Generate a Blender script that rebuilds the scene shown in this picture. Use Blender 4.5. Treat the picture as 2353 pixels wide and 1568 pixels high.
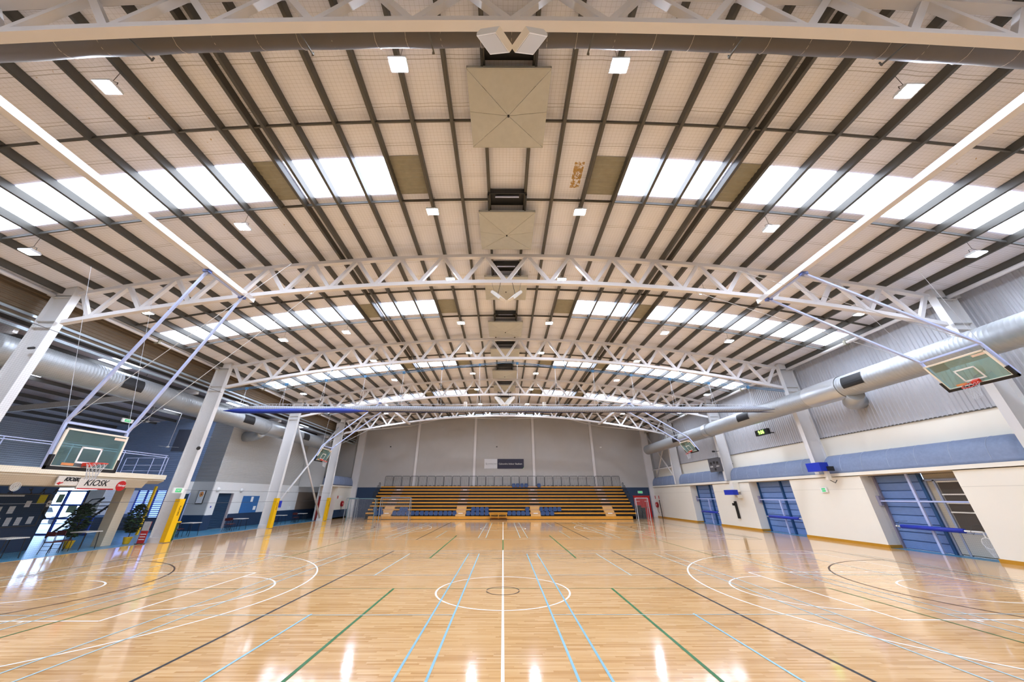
import bpy, math, random
from mathutils import Vector, Matrix
random.seed(7)
R = math.radians
sc = bpy.context.scene
for o in list(bpy.data.objects): bpy.data.objects.remove(o)
COL = sc.collection

# ------------------------------------------------------------------ camera
W, H = 2353, 1568
cam = bpy.data.cameras.new('camera'); co = bpy.data.objects.new('camera', cam); COL.objects.link(co)
cam.sensor_fit = 'HORIZONTAL'; cam.sensor_width = 36.0
cam.lens = 36.0 * 781.2 / W
cam.shift_x = (W / 2 - 1160.0) / W
cam.shift_y = (752.1 - H / 2) / W
cam.clip_start = 0.05; cam.clip_end = 400
co.location = (0, 0, 2.268)
co.rotation_euler = (R(90) + 0.4623, 0, -0.00457)
sc.camera = co

# ------------------------------------------------------------------ world, exposure
sc.view_settings.view_transform = 'Standard'; sc.view_settings.look = 'None'
sc.view_settings.gamma = 1; sc.view_settings.use_curve_mapping = False
sc.view_settings.exposure = 1.42
SKY = 3.3        # backlit roof sheets
LAMP = 215.0      # LED panels
wd = bpy.data.worlds.new('world'); sc.world = wd; wd.use_nodes = True
wd.node_tree.nodes['Background'].inputs[0].default_value = (0.62, 0.78, 1.0, 1)
wd.node_tree.nodes['Background'].inputs[1].default_value = 4.0

# ------------------------------------------------------------------ materials
def lin(c):
    if isinstance(c, str):
        c = [int(c[i:i + 2], 16) / 255 for i in (0, 2, 4)]
    return tuple((v / 12.92 if v <= .04045 else ((v + .055) / 1.055) ** 2.4) for v in c) + (1,)
MATS = {}
def mat(name, col, rough=.5, metal=0., noise=0., nscale=4., bump=0., bscale=40., emit=0., spec=.5):
    if name in MATS: return MATS[name]
    m = bpy.data.materials.new(name); m.use_nodes = True; MATS[name] = m
    nt = m.node_tree; b = nt.nodes['Principled BSDF']
    c = lin(col)
    b.inputs['Base Color'].default_value = c; b.inputs['Roughness'].default_value = rough
    b.inputs['Metallic'].default_value = metal; b.inputs['Specular IOR Level'].default_value = spec
    if noise or bump:
        tc = nt.nodes.new('ShaderNodeTexCoord')
    if noise:
        n = nt.nodes.new('ShaderNodeTexNoise'); n.inputs['Scale'].default_value = nscale; n.inputs['Detail'].default_value = 5
        nt.links.new(tc.outputs['Object'], n.inputs['Vector'])
        r = nt.nodes.new('ShaderNodeMix'); r.data_type = 'RGBA'
        r.inputs[6].default_value = tuple(v * (1 - noise) for v in c[:3]) + (1,)
        r.inputs[7].default_value = tuple(min(1, v * (1 + noise)) for v in c[:3]) + (1,)
        nt.links.new(n.outputs['Fac'], r.inputs[0]); nt.links.new(r.outputs[2], b.inputs['Base Color'])
    if bump:
        n2 = nt.nodes.new('ShaderNodeTexNoise'); n2.inputs['Scale'].default_value = bscale
        nt.links.new(tc.outputs['Object'], n2.inputs['Vector'])
        bp = nt.nodes.new('ShaderNodeBump'); bp.inputs['Strength'].default_value = bump; bp.inputs['Distance'].default_value = .01
        nt.links.new(n2.outputs['Fac'], bp.inputs['Height']); nt.links.new(bp.outputs['Normal'], b.inputs['Normal'])
    if emit:
        b.inputs['Emission Color'].default_value = c; b.inputs['Emission Strength'].default_value = emit
    return m

M_STEEL = mat('cream painted steel', 'dddbdb', .45, noise=.04, nscale=2)
M_COLUMN = mat('white painted steel', 'dadada', .45, noise=.03)
M_GALV = mat('galvanised purlin steel', '56544e', .45, .4, noise=.12, nscale=3)
M_DARKG = mat('dark steel', '2b2c2d', .5, .3)
M_BLACK = mat('black', '101012', .5)
M_WHITE = mat('white', 'f2f2f0', .5)
M_CREAMW = mat('cream wall paint', 'efeadc', .55, noise=.02, nscale=1.5)
M_WHITEW = mat('white wall paint', 'e4e4e2', .6, noise=.03)
M_NAVY = mat('navy wall paint', '233b58', .4, noise=.08)
M_GREYW = mat('grey wall paint', 'b2b0ad', .75, noise=.05, nscale=1.2, bump=.25)
M_CORR = mat('grey corrugated cladding', 'b4b6bb', .5, .0, noise=.04)
M_CORRL = mat('light corrugated cladding', 'bcbbb8', .5, noise=.04)
M_CORRB = mat('daylight tinted cladding', '93a9cc', .5, noise=.06)  # grey cladding, with the bluish daylight on it put into the colour
M_BROWNC = mat('dusty corrugated roof sheet', '938f7c', .6, noise=.15, nscale=6)
M_DUCT = mat('spiral galvanised duct', 'a9adaf', .45, .5, noise=.08, nscale=5)
M_YELLOW = mat('yellow vinyl pad', 'eebb10', .35, noise=.05)
M_BLUEP = mat('royal blue vinyl', '1a35b4', .4, noise=.1)
M_BLUESHEET = mat('blue grey lagging', '7c8ba8', .55, noise=.16, nscale=9, bump=.15)
M_BLUEDOOR = mat('blue sectional door', '7694ca', .42, noise=.1, nscale=5)
M_BLUETRIM = mat('dark blue door frame', '24507e', .4)
M_PALEBL = mat('pale blue tube', 'b9c6ee', .35, noise=.02)
M_RED = mat('red paint', 'c01a1c', .35, noise=.05)
M_DRED = mat('dark red', '4f1712', .45)
M_WOODY = mat('golden plywood', 'cf902c', .4, noise=.18, nscale=3)
M_WOODL = mat('pale plywood', 'd8ab6a', .45, noise=.1, nscale=5)
M_SKIRT = mat('timber skirting', 'c08a26', .35, noise=.12, nscale=5)
M_SEAT = mat('blue seat plastic', '34507e', .45, noise=.06)
M_TEAL = mat('blue vinyl floor', '4683a4', .3, noise=.07, nscale=2)
M_GREEN = mat('green', '17803f', .4)
M_LEAF = mat('leaf', '2c4a24', .5, noise=.35, nscale=8)
M_BROWNB = mat('brown pinboard', '8b7868', .8, noise=.05)
M_CANVAS = mat('rolled curtain canvas', '5a544e', .6, noise=.08, nscale=5)
M_SOFFIT = mat('tan soffit', 'cdbfa6', .6, noise=.03)
M_LINING = None
M_NETTING = mat('white netting', 'c9cdd2', .7)
M_CORD = mat('net cord', '4d4d50', .7)
M_VENT = mat('zinc damper sheet', 'b9b9b0', .55, .1, noise=.1, nscale=6)
M_LAMPB = mat('lamp housing', 'd4d6d8', .4)
M_LAMP = mat('led panel', 'e0ebff', .5, emit=LAMP)
M_DAY = mat('backlit roof sheet', 'dce8ff', .5, emit=SKY)
M_DAYB = mat('daylit louvre glass', '86a8f2', .3, emit=1.0)

def tex_material(name, build):
    m = bpy.data.materials.new(name); m.use_nodes = True; MATS[name] = m
    build(m.node_tree, m.node_tree.nodes['Principled BSDF']); return m
def N(nt, t, **k):
    n = nt.nodes.new(t)
    for a, v in k.items(): setattr(n, a, v)
    return n
def mth(nt, op, a, b=None, c=None):
    n = nt.nodes.new('ShaderNodeMath'); n.operation = op
    for i, v in enumerate((a, b, c)):
        if v is None: continue
        if isinstance(v, (int, float)): n.inputs[i].default_value = v
        else: nt.links.new(v, n.inputs[i])
    return n.outputs[0]
def mixc(nt, f, a, b):
    n = nt.nodes.new('ShaderNodeMix'); n.data_type = 'RGBA'
    for i, v in ((0, f), (6, a), (7, b)):
        if isinstance(v, (int, float, tuple)): n.inputs[i].default_value = v
        else: nt.links.new(v, n.inputs[i])
    return n.outputs[2]

def floor_nodes(nt, b):
    L = nt.links
    geo = N(nt, 'ShaderNodeNewGeometry')
    br = N(nt, 'ShaderNodeTexBrick'); br.offset = 0; br.offset_frequency = 2
    sp = N(nt, 'ShaderNodeSeparateXYZ'); L.new(geo.outputs['Position'], sp.inputs[0])
    wn_ = N(nt, 'ShaderNodeTexWhiteNoise'); wn_.noise_dimensions = '1D'
    L.new(mth(nt, 'FLOOR', mth(nt, 'DIVIDE', sp.outputs[1], .05)), wn_.inputs['W'])
    cb = N(nt, 'ShaderNodeCombineXYZ'); L.new(mth(nt, 'MULTIPLY_ADD', wn_.outputs['Value'], .78, sp.outputs[0]), cb.inputs[0]); L.new(sp.outputs[1], cb.inputs[1])
    L.new(cb.outputs[0], br.inputs['Vector'])
    br.inputs['Color1'].default_value = (1, 1, 1, 1); br.inputs['Color2'].default_value = (0, 0, 0, 1); br.inputs['Mortar'].default_value = (.0, .0, .0, 1)
    br.inputs['Scale'].default_value = 1; br.inputs['Brick Width'].default_value = .78; br.inputs['Row Height'].default_value = .05
    br.inputs['Mortar Size'].default_value = .0007; br.inputs['Mortar Smooth'].default_value = .3; br.inputs['Bias'].default_value = 0
    mp = N(nt, 'ShaderNodeMapping'); L.new(geo.outputs['Position'], mp.inputs['Vector']); mp.inputs['Scale'].default_value = (1.2, 16, 1)
    n1 = N(nt, 'ShaderNodeTexNoise'); L.new(mp.outputs[0], n1.inputs['Vector']); n1.inputs['Scale'].default_value = 1.6; n1.inputs['Detail'].default_value = 6
    cr = N(nt, 'ShaderNodeValToRGB'); L.new(br.outputs['Color'], cr.inputs[0])
    e = cr.color_ramp.elements; e[0].position = 0; e[0].color = lin('b07e46'); e[1].position = 1; e[1].color = lin('e8c594')
    k = cr.color_ramp.elements.new(.35); k.color = lin('d0a56c'); k = cr.color_ramp.elements.new(.7); k.color = lin('deb57e')
    f = mth(nt, 'MULTIPLY_ADD', n1.outputs['Fac'], 1.1, -.25)
    c = mixc(nt, f, lin('c08c50'), lin('eac898'))
    c2 = mixc(nt, .5, cr.outputs[0], c)
    c3 = mixc(nt, br.outputs['Fac'], c2, lin('a06c34'))
    L.new(c3, b.inputs['Base Color'])
    b.inputs['Roughness'].default_value = .10
    b.inputs['Specular IOR Level'].default_value = .55
    b.inputs['Coat Weight'].default_value = .15; b.inputs['Coat Roughness'].default_value = .06
    n3 = N(nt, 'ShaderNodeTexNoise'); L.new(geo.outputs['Position'], n3.inputs['Vector']); n3.inputs['Scale'].default_value = 5; n3.inputs['Detail'].default_value = 3
    bm = N(nt, 'ShaderNodeBump'); bm.inputs['Strength'].default_value = .05; bm.inputs['Distance'].default_value = .01
    L.new(n3.outputs['Fac'], bm.inputs['Height']); L.new(bm.outputs[0], b.inputs['Normal']); L.new(bm.outputs[0], b.inputs['Coat Normal'])
M_FLOOR = tex_material('sprung timber floor', floor_nodes)

def lining_nodes(nt, b):
    L = nt.links
    geo = N(nt, 'ShaderNodeNewGeometry'); sp = N(nt, 'ShaderNodeSeparateXYZ'); L.new(geo.outputs['Position'], sp.inputs[0])
    def line(s, pitch, w):
        f = mth(nt, 'FRACT', mth(nt, 'DIVIDE', s, pitch))
        return mth(nt, 'LESS_THAN', f, w)
    ns = N(nt, 'ShaderNodeTexNoise'); L.new(geo.outputs['Position'], ns.inputs['Vector']); ns.inputs['Scale'].default_value = 1.3
    wob = mth(nt, 'MULTIPLY', ns.outputs['Fac'], .06)
    xs = mth(nt, 'ADD', sp.outputs[0], wob); ys = mth(nt, 'ADD', sp.outputs[1], wob)
    g = mth(nt, 'MAXIMUM', line(xs, .115, .04), line(ys, .10, .045))
    seam = mth(nt, 'MAXIMUM', line(ys, 1.22, .012), line(mth(nt, 'ADD', ys, .09), 1.22, .008))
    n2 = N(nt, 'ShaderNodeTexNoise'); L.new(geo.outputs['Position'], n2.inputs['Vector']); n2.inputs['Scale'].default_value = .8; n2.inputs['Detail'].default_value = 4
    base = mixc(nt, n2.outputs['Fac'], lin('e3e4ee'), lin('f0f2fa'))
    # rust freckles, rare
    n3 = N(nt, 'ShaderNodeTexNoise'); L.new(geo.outputs['Position'], n3.inputs['Vector']); n3.inputs['Scale'].default_value = 7; n3.inputs['Detail'].default_value = 6; n3.inputs['Roughness'].default_value = .75
    n4 = N(nt, 'ShaderNodeTexNoise'); L.new(geo.outputs['Position'], n4.inputs['Vector']); n4.inputs['Scale'].default_value = .45
    a = mth(nt, 'GREATER_THAN', n3.outputs['Fac'], .66); c = mth(nt, 'GREATER_THAN', n4.outputs['Fac'], .6)
    # one big peeled patch by the ridge in the near bay
    dx = mth(nt, 'ABSOLUTE', mth(nt, 'SUBTRACT', sp.outputs[0], 2.62)); dy = mth(nt, 'ABSOLUTE', mth(nt, 'SUBTRACT', sp.outputs[1], 8.45))
    patch = mth(nt, 'MULTIPLY', mth(nt, 'MULTIPLY', mth(nt, 'LESS_THAN', dx, .17), mth(nt, 'LESS_THAN', dy, .55)), mth(nt, 'GREATER_THAN', n3.outputs['Fac'], .47))
    rust = mth(nt, 'MAXIMUM', mth(nt, 'MULTIPLY', a, c), patch)
    c1 = mixc(nt, rust, base, lin('b08c4c'))
    c2 = mixc(nt, mth(nt, 'MULTIPLY', g, .45), c1, lin('6f675c'))
    c3 = mixc(nt, mth(nt, 'MULTIPLY', seam, .6), c2, lin('6b5d4c'))
    L.new(c3, b.inputs['Base Color']); b.inputs['Roughness'].default_value = .7
    bm = N(nt, 'ShaderNodeBump'); bm.inputs['Strength'].default_value = .3; bm.inputs['Distance'].default_value = .03
    L.new(n2.outputs['Fac'], bm.inputs['Height']); L.new(bm.outputs[0], b.inputs['Normal'])
M_LINING = tex_material('foil lined insulation behind wire mesh', lining_nodes)

def see(name, col, fac, rough=.05, gloss=.12):
    m = bpy.data.materials.new(name); m.use_nodes = True; nt = m.node_tree; MATS[name] = m
    out = nt.nodes['Material Output']; nt.nodes.remove(nt.nodes['Principled BSDF'])
    tr = N(nt, 'ShaderNodeBsdfTransparent'); tr.inputs[0].default_value = lin(col)
    df = N(nt, 'ShaderNodeBsdfDiffuse'); df.inputs[0].default_value = lin(col)
    gl = N(nt, 'ShaderNodeBsdfGlossy'); gl.inputs['Roughness'].default_value = rough
    m1 = N(nt, 'ShaderNodeMixShader'); m1.inputs[0].default_value = fac
    m2 = N(nt, 'ShaderNodeMixShader'); m2.inputs[0].default_value = gloss
    nt.links.new(tr.outputs[0], m1.inputs[1]); nt.links.new(df.outputs[0], m1.inputs[2])
    nt.links.new(m1.outputs[0], m2.inputs[1]); nt.links.new(gl.outputs[0], m2.inputs[2]); nt.links.new(m2.outputs[0], out.inputs[0])
    return m
M_GLASS = see('backboard glass', 'b9d8d4', .13)
M_GLASSD = see('door glass', 'e6f0ff', .05)

# ------------------------------------------------------------------ mesh builder
class MB:
    def __init__(s): s.v = []; s.f = []
    def add(s, vs, fs):
        n = len(s.v); s.v += [tuple(v) for v in vs]; s.f += [tuple(i + n for i in f) for f in fs]; return s
    def box(s, x0, x1, y0, y1, z0, z1):
        return s.add([(x0, y0, z0), (x1, y0, z0), (x1, y1, z0), (x0, y1, z0), (x0, y0, z1), (x1, y0, z1), (x1, y1, z1), (x0, y1, z1)],
                     [(0, 3, 2, 1), (4, 5, 6, 7), (0, 1, 5, 4), (1, 2, 6, 5), (2, 3, 7, 6), (3, 0, 4, 7)])
    def cbox(s, c, d): return s.box(c[0] - d[0] / 2, c[0] + d[0] / 2, c[1] - d[1] / 2, c[1] + d[1] / 2, c[2] - d[2] / 2, c[2] + d[2] / 2)
    def bar(s, p, q, w, h, up=(0, 0, 1), off=(0, 0)):
        p = Vector(p); q = Vector(q); d = (q - p).normalized(); u = Vector(up)
        if abs(d.dot(u)) > .99: u = Vector((0, 1, 0))
        r = d.cross(u).normalized(); u = r.cross(d).normalized()
        p = p + r * off[0] + u * off[1]; q = q + r * off[0] + u * off[1]
        vs = [a + r * (i * w / 2) + u * (j * h / 2) for a in (p, q) for i, j in ((-1, -1), (1, -1), (1, 1), (-1, 1))]
        return s.add(vs, [(3, 2, 1, 0), (4, 5, 6, 7), (0, 1, 5, 4), (1, 2, 6, 5), (2, 3, 7, 6), (3, 0, 4, 7)])
    def tube(s, pts, r, n=8, cap=True, closed=False):
        pts = [Vector(p) for p in pts]; m = len(pts); rs = r if isinstance(r, (list, tuple)) else [r] * m
        base = len(s.v); pr = None
        for i, p in enumerate(pts):
            if closed: t = (pts[(i + 1) % m] - pts[i - 1]).normalized()
            else: t = (pts[min(i + 1, m - 1)] - pts[max(i - 1, 0)]).normalized()
            if pr is None:
                u = Vector((0, 0, 1)) if abs(t.z) < .9 else Vector((0, 1, 0)); a = t.cross(u).normalized()
            else: a = (pr - t * pr.dot(t)).normalized()
            pr = a; b = t.cross(a)
            for k in range(n):
                th = 2 * math.pi * k / n; s.v.append(tuple(p + (a * math.cos(th) + b * math.sin(th)) * rs[i]))
        for i in range(m if closed else m - 1):
            j = (i + 1) % m
            for k in range(n):
                k2 = (k + 1) % n
                s.f.append((base + i * n + k, base + i * n + k2, base + j * n + k2, base + j * n + k))
        if cap and not closed:
            s.f.append(tuple(base + k for k in range(n))[::-1]); s.f.append(tuple(base + (m - 1) * n + k for k in range(n)))
        return s
    def disc(s, c, ax, r, t, n=24):
        c = Vector(c); ax = Vector(ax).normalized(); return s.tube([c - ax * t / 2, c + ax * t / 2], r, n)
    def prism(s, prof, ax, a, b):
        n = len(prof); vs = []
        for t in (a, b):
            for (u, v) in prof:
                vs.append({'x': (t, u, v), 'y': (u, t, v), 'z': (u, v, t)}[ax])
        s.add(vs, [tuple(range(n))[::-1], tuple(range(n, 2 * n))] + [(i, (i + 1) % n, n + (i + 1) % n, n + i) for i in range(n)]); return s
    def strip(s, prof, ax, a, b):        # open sheet
        n = len(prof); vs = []
        for t in (a, b):
            for (u, v) in prof: vs.append({'x': (t, u, v), 'y': (u, t, v), 'z': (u, v, t)}[ax])
        s.add(vs, [(i, i + 1, n + i + 1, n + i) for i in range(n - 1)]); return s
    def build(s, name, m, parent=None, label=None, cat=None, group=None, kind=None, smooth=False, origin=None):
        me = bpy.data.meshes.new(name)
        off = Vector((0, 0, 0)); p = parent
        while p is not None: off += p.location; p = p.parent
        if parent is None:
            if origin is None and s.v:
                xs = [v[0] for v in s.v]; ys = [v[1] for v in s.v]; zs = [v[2] for v in s.v]
                origin = ((min(xs) + max(xs)) / 2, (min(ys) + max(ys)) / 2, min(zs))
            off = Vector(origin or (0, 0, 0))
        me.from_pydata([(v[0] - off.x, v[1] - off.y, v[2] - off.z) for v in s.v], [], s.f)
        me.materials.append(m)
        if smooth:
            for f in me.polygons: f.use_smooth = len(f.vertices) <= 4
        me.update()
        o = bpy.data.objects.new(name, me); COL.objects.link(o)
        if parent is not None: o.parent = parent
        else: o.location = off
        tag(o, label, cat, group, kind); return o
def tag(o, label=None, cat=None, group=None, kind=None):
    if label: o['label'] = label
    if cat: o['category'] = cat
    if group: o['group'] = group
    if kind: o['kind'] = kind
    return o
def thing(name, label, cat, loc=(0, 0, 0), group=None, kind=None):
    o = bpy.data.objects.new(name, None); o.empty_display_size = .1; COL.objects.link(o); o.location = loc
    return tag(o, label, cat, group, kind)
def struct(name, mb, m, **k): return mb.build(name, m, kind='structure', **k)
def dup(root, loc=None, label=None, rz=None, sx=None):
    r = root.copy(); COL.objects.link(r)
    if loc is not None: r.location = loc
    if label: r['label'] = label
    if rz is not None: r.rotation_euler = (0, 0, rz)
    if sx is not None: r.scale = (sx, 1, 1)
    for ch in root.children:
        c = ch.copy(); COL.objects.link(c); c.parent = r
        for g in ch.children:
            d = g.copy(); COL.objects.link(d); d.parent = c
    return r
FONT = bpy.data.fonts.load('<builtin>') if False else None
def text(body, size, m, parent, loc, rot, name='lettering', shear=0., ex=.004, align='CENTER', bold=0.):
    cu = bpy.data.curves.new(name, 'FONT'); cu.body = body; cu.size = size; cu.extrude = ex; cu.shear = shear; cu.offset = bold
    cu.align_x = align; cu.align_y = 'CENTER'; cu.resolution_u = 3
    o = bpy.data.objects.new(name, cu); COL.objects.link(o)
    dg = bpy.context.evaluated_depsgraph_get(); me = bpy.data.meshes.new_from_object(o.evaluated_get(dg))
    bpy.data.objects.remove(o); me.materials.clear(); me.materials.append(m)
    t = bpy.data.objects.new(name, me); COL.objects.link(t)
    off = Vector((0, 0, 0)); p = parent
    while p is not None: off += p.location; p = p.parent
    t.parent = parent; t.location = Vector(loc) - off; t.rotation_euler = rot
    return t
FACE_PX = (R(90), 0, R(90))     # lettering readable from +X
FACE_NX = (R(90), 0, R(-90))    # lettering readable from -X
FACE_NY = (R(90), 0, 0)         # lettering readable from -Y

# ------------------------------------------------------------------ dimensions
XC = .13
S = 9.3
FR = [3.35 + S * i for i in range(5)]          # truss lines
Y0, Y1 = -6.0, 47.8
PUR = [.72, 1.65, 2.83, 3.98, 5.13, 6.30, 7.18, 7.52, 8.43, 9.65, 10.84, 12.0, 13.2, 14.38, 15.58, 16.72, 17.87, 19.05]
def zp(x): return 12.33 - 2.0 * ((x - XC) / 17.9) ** 2       # underside of purlins
def zt(x): return zp(x) - .10                               # top chord centre
def zb(x): return 10.80 - 2.05 * ((x - XC) / 18.4) ** 2      # bottom chord centre
BAYS = [(-5.95, 3.35)] + [(f, f + S) for f in FR]

# ------------------------------------------------------------------ floor and painted lines
fl = struct('floor', MB().box(-19.12, 19.0, Y0, Y1, -.12, 0), M_FLOOR, origin=(0, 0, 0))
struct('floor', MB().box(-36, -19.12, Y0, 30, -.13, -.005).box(-24, -19.12, 30, Y1, -.13, -.005).box(19.0, 20.3, Y0, Y1, -.13, -.004), M_TEAL, origin=(-24, 0, 0))
struct('trim_1', MB().box(-19.16, -19.10, Y0, Y1, -.01, .004), M_WOODL)
LW = mat('white line paint', 'f4f2ea', .25); LB = mat('black line paint', '120d0a', .4, spec=.25)
LG = mat('green line paint', '086024', .4, spec=.25); LC = mat('light blue line paint', '7db2c2', .3)
LBR = mat('brown line paint', '38261a', .4, spec=.25)
def line(m, x0, y0, x1, y1, w=.05, z=.002, nm='court_line'):
    a = Vector((x0, y0)); b = Vector((x1, y1)); d = (b - a).normalized(); n = Vector((-d.y, d.x)) * w / 2
    vs = [a + n, a - n, b - n, b + n]
    MB().add([(v.x, v.y, z) for v in vs], [(0, 1, 2, 3)]).build(nm, m, fl)
def arc(m, cx, cy, r, a0, a1, w=.05, z=.003, n=64, nm='court_arc'):
    vs = []; fs = []
    for i in range(n + 1):
        t = R(a0 + (a1 - a0) * i / n)
        for rr in (r - w / 2, r + w / 2): vs.append((cx + rr * math.cos(t), cy + rr * math.sin(t), z))
    for i in range(n): fs.append((2 * i, 2 * i + 1, 2 * i + 3, 2 * i + 2))
    MB().add(vs, fs).build(nm, m, fl)
YC = [11.33, 31.02]
line(LW, 0, 1, 0, 19.05, .05); line(LG, 0, 19.05, 0, 23.4, .05); line(LW, 0, 23.4, 0, 38.7, .05)
for k, yc in enumerate(YC):
    arc(LW, 0, yc, 1.775, 0, 360); arc(LBR, 0, yc, .44, 8, 172, .035); arc(LBR, 0, yc, .44, 188, 352, .035)
    for s in (-1, 1):
        line(LB, s * 5.08, yc - 7.62 if k else .5, s * 5.08, yc + 7.62, .06)
        # key, free throw semicircle, three point line
        line(LW, s * 8.2, yc - 2.45, s * 8.2, yc + 2.45); line(LW, s * 8.2, yc - 2.45, s * 14, yc - 2.45, .05, .0024); line(LW, s * 8.2, yc + 2.45, s * 14, yc + 2.45, .05, .0024)
        for q in (1.75, 2.6, 3.45, 4.3):
            for t in (-1, 1): line(LW, s * (14 - q), yc + t * 2.45, s * (14 - q), yc + t * 2.58, .05, .0026)
        arc(LW, s * 8.2, yc, 1.8, 90 if s > 0 else -90, 270 if s > 0 else 90)
        th = math.degrees(math.acos(1.575 / 6.75)) if False else 78
        arc(LW, s * 12.425, yc, 6.7, 180 - th if s > 0 else -th, 180 + th if s > 0 else th, .05, .0034, 96)
        dx = 6.7 * math.cos(R(th)); dy = 6.7 * math.sin(R(th))
        for t in (-1, 1): line(LW, s * (12.425 - dx), yc + t * dy, s * 14, yc + t * dy, .05, .0022)
        arc(LW, s * 12.425, yc, 1.25, 90 if s > 0 else -90, 270 if s > 0 else 90, .05, .0036)
        arc(LBR, s * 15.25, yc, 4.9, 90 if s > 0 else -90, 270 if s > 0 else 90, .05, .0028)
        line(LW, s * 14, yc - 7.5 if k else 2, s * 14, yc + 7.5); line(LBR, s * 15.25, yc - 7.62 if k else 2, s * 15.25, yc + 7.62, .04)
    line(LW, -14, yc + 7.5, 14, yc + 7.5, .04, .0021); line(LBR, -15.25, yc + 7.62, 15.25, yc + 7.62, .03, .0019)
    if k: line(LW, -14, yc - 7.5, 14, yc - 7.5, .04, .0021); line(LBR, -15.25, yc - 7.62, 15.25, yc - 7.62, .03, .0019)
for (ya, yb) in ((2.55, 11.59), (16.68, 25.7)):
    for s in (-1, 1):
        line(LG, s * 3, ya, s * 3, yb, .06, .0038); line(LG, s * 9, ya, s * 9, yb, .035, .0038)
    line(LG, -9, ya, 9, ya, .02, .0037); line(LG, -9, yb, 9, yb, .02, .0037)
# badminton courts
LCF = mat('worn light blue line paint', 'a8bfc0', .3)
for yc in (11.3, 31.0):
    for s in (-1, 1):
        for (xa, xb) in ((1.05, 7.18), (9.53, 15.6)):
            m = LC if xa < 5 and yc < 20 else LCF
            for x in (xa, xa + .46, xb - .5, xb): line(m if x < 2 else LCF, s * x, yc - 6.7, s * x, yc + 6.6, .042, .0046)
            for t in (-1, 1):
                line(m if t < 0 else LCF, s * (xa + xb) / 2, yc + t * 1.98, s * (xa + xb) / 2, yc + t * 6.6, .042, .0046)
                line(LCF, s * xa, yc + t * 2.05, s * xb, yc + t * 2.05, .032, .0045); line(LCF, s * xa, yc + t * 6.7, s * xb, yc + t * 6.7, .03, .0045)

# ------------------------------------------------------------------ roof
def roof_sheet(y0, y1, xs, lift=.26, n=1):
    mb = MB()
    prof = [(x, zp(x) + lift) for x in xs]
    return mb.strip(prof, 'y', y0, y1)
xs_all = [XC + s * p for s in (-1, 1) for p in PUR + [0]]
xs_all += [XC + s * (PUR[i] + PUR[i + 1]) / 2 for s in (-1, 1) for i in range(len(PUR) - 1)]
xs_all += [XC - 19.98, XC + 19.8]
xs_all = sorted(set(round(x, 3) for x in xs_all))
ceil = struct('ceiling', roof_sheet(Y0, Y1 + .2, xs_all), M_LINING, origin=(0, 0, 0))
OP = (.75, 2.83, 3.98, 7.18, 7.52, 8.43)
SKYI = [(3.98, 5.13), (5.13, 6.30), (6.30, 7.18), (7.24, 7.46)] + [(PUR[i], PUR[i + 1]) for i in range(8, len(PUR) - 1)]
BRN = [(2.83, 3.98), (7.52, 8.43)]
for (a, b) in BAYS:
    b2 = min(b, Y1)
    for s in (-1, 1):
        for p in PUR:
            x = XC + s * p; z = zp(x); d = .09 * s
            if p < 1 : d = -d
            q = MB().box(x - .006, x + .006, a, b2, z, z + .25)
            q.box(min(x, x + d), max(x, x + d), a, b2, z, z + .006).box(min(x, x + d), max(x, x + d), a, b2, z + .244, z + .25)
            q.box(x + d - .003, x + d + .003, a, b2, z, z + .03)
            q.build('purlin', M_GALV, ceil)
        if a + S < Y1 + 1:
            for (p, q) in SKYI:
                xa, xb = XC + s * p, XC + s * q
                n = 3; prof = [(xa + (xb - xa) * i / n, zp(xa + (xb - xa) * i / n) + .245) for i in range(n + 1)]
                MB().strip(prof, 'y', a + 4.35, a + 5.88).build('skylight', M_DAY, ceil)
            for (p, q) in BRN:
                xa, xb = XC + s * p, XC + s * q; mb = MB(); n = 18; ya, yb = a + 4.3, a + 5.9
                pr = []
                for i in range(n + 1):
                    y = ya + (yb - ya) * i / n; pr.append((y, .24 - (.03 if i % 2 else 0)))
                vs = []
                for (y, dz) in pr:
                    for x in (xa, xb): vs.append((x, y, zp(x) + dz))
                mb.add(vs, [(2 * i, 2 * i + 1, 2 * i + 3, 2 * i + 2) for i in range(n)]).build('roof_panel', M_BROWNC, ceil)
    for off in (3.05, 6.1):
        y = a + off
        if y > Y1: continue
        for s in (-1, 1):
            mb = MB()
            for i in range(len(PUR) - 1):
                xa, xb = XC + s * PUR[i], XC + s * PUR[i + 1]
                mb.bar((xa, y, zp(xa) + .10), (xb, y, zp(xb) + .10), .04, .10)
            mb.build('bridging_bar', M_GALV, ceil)

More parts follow.
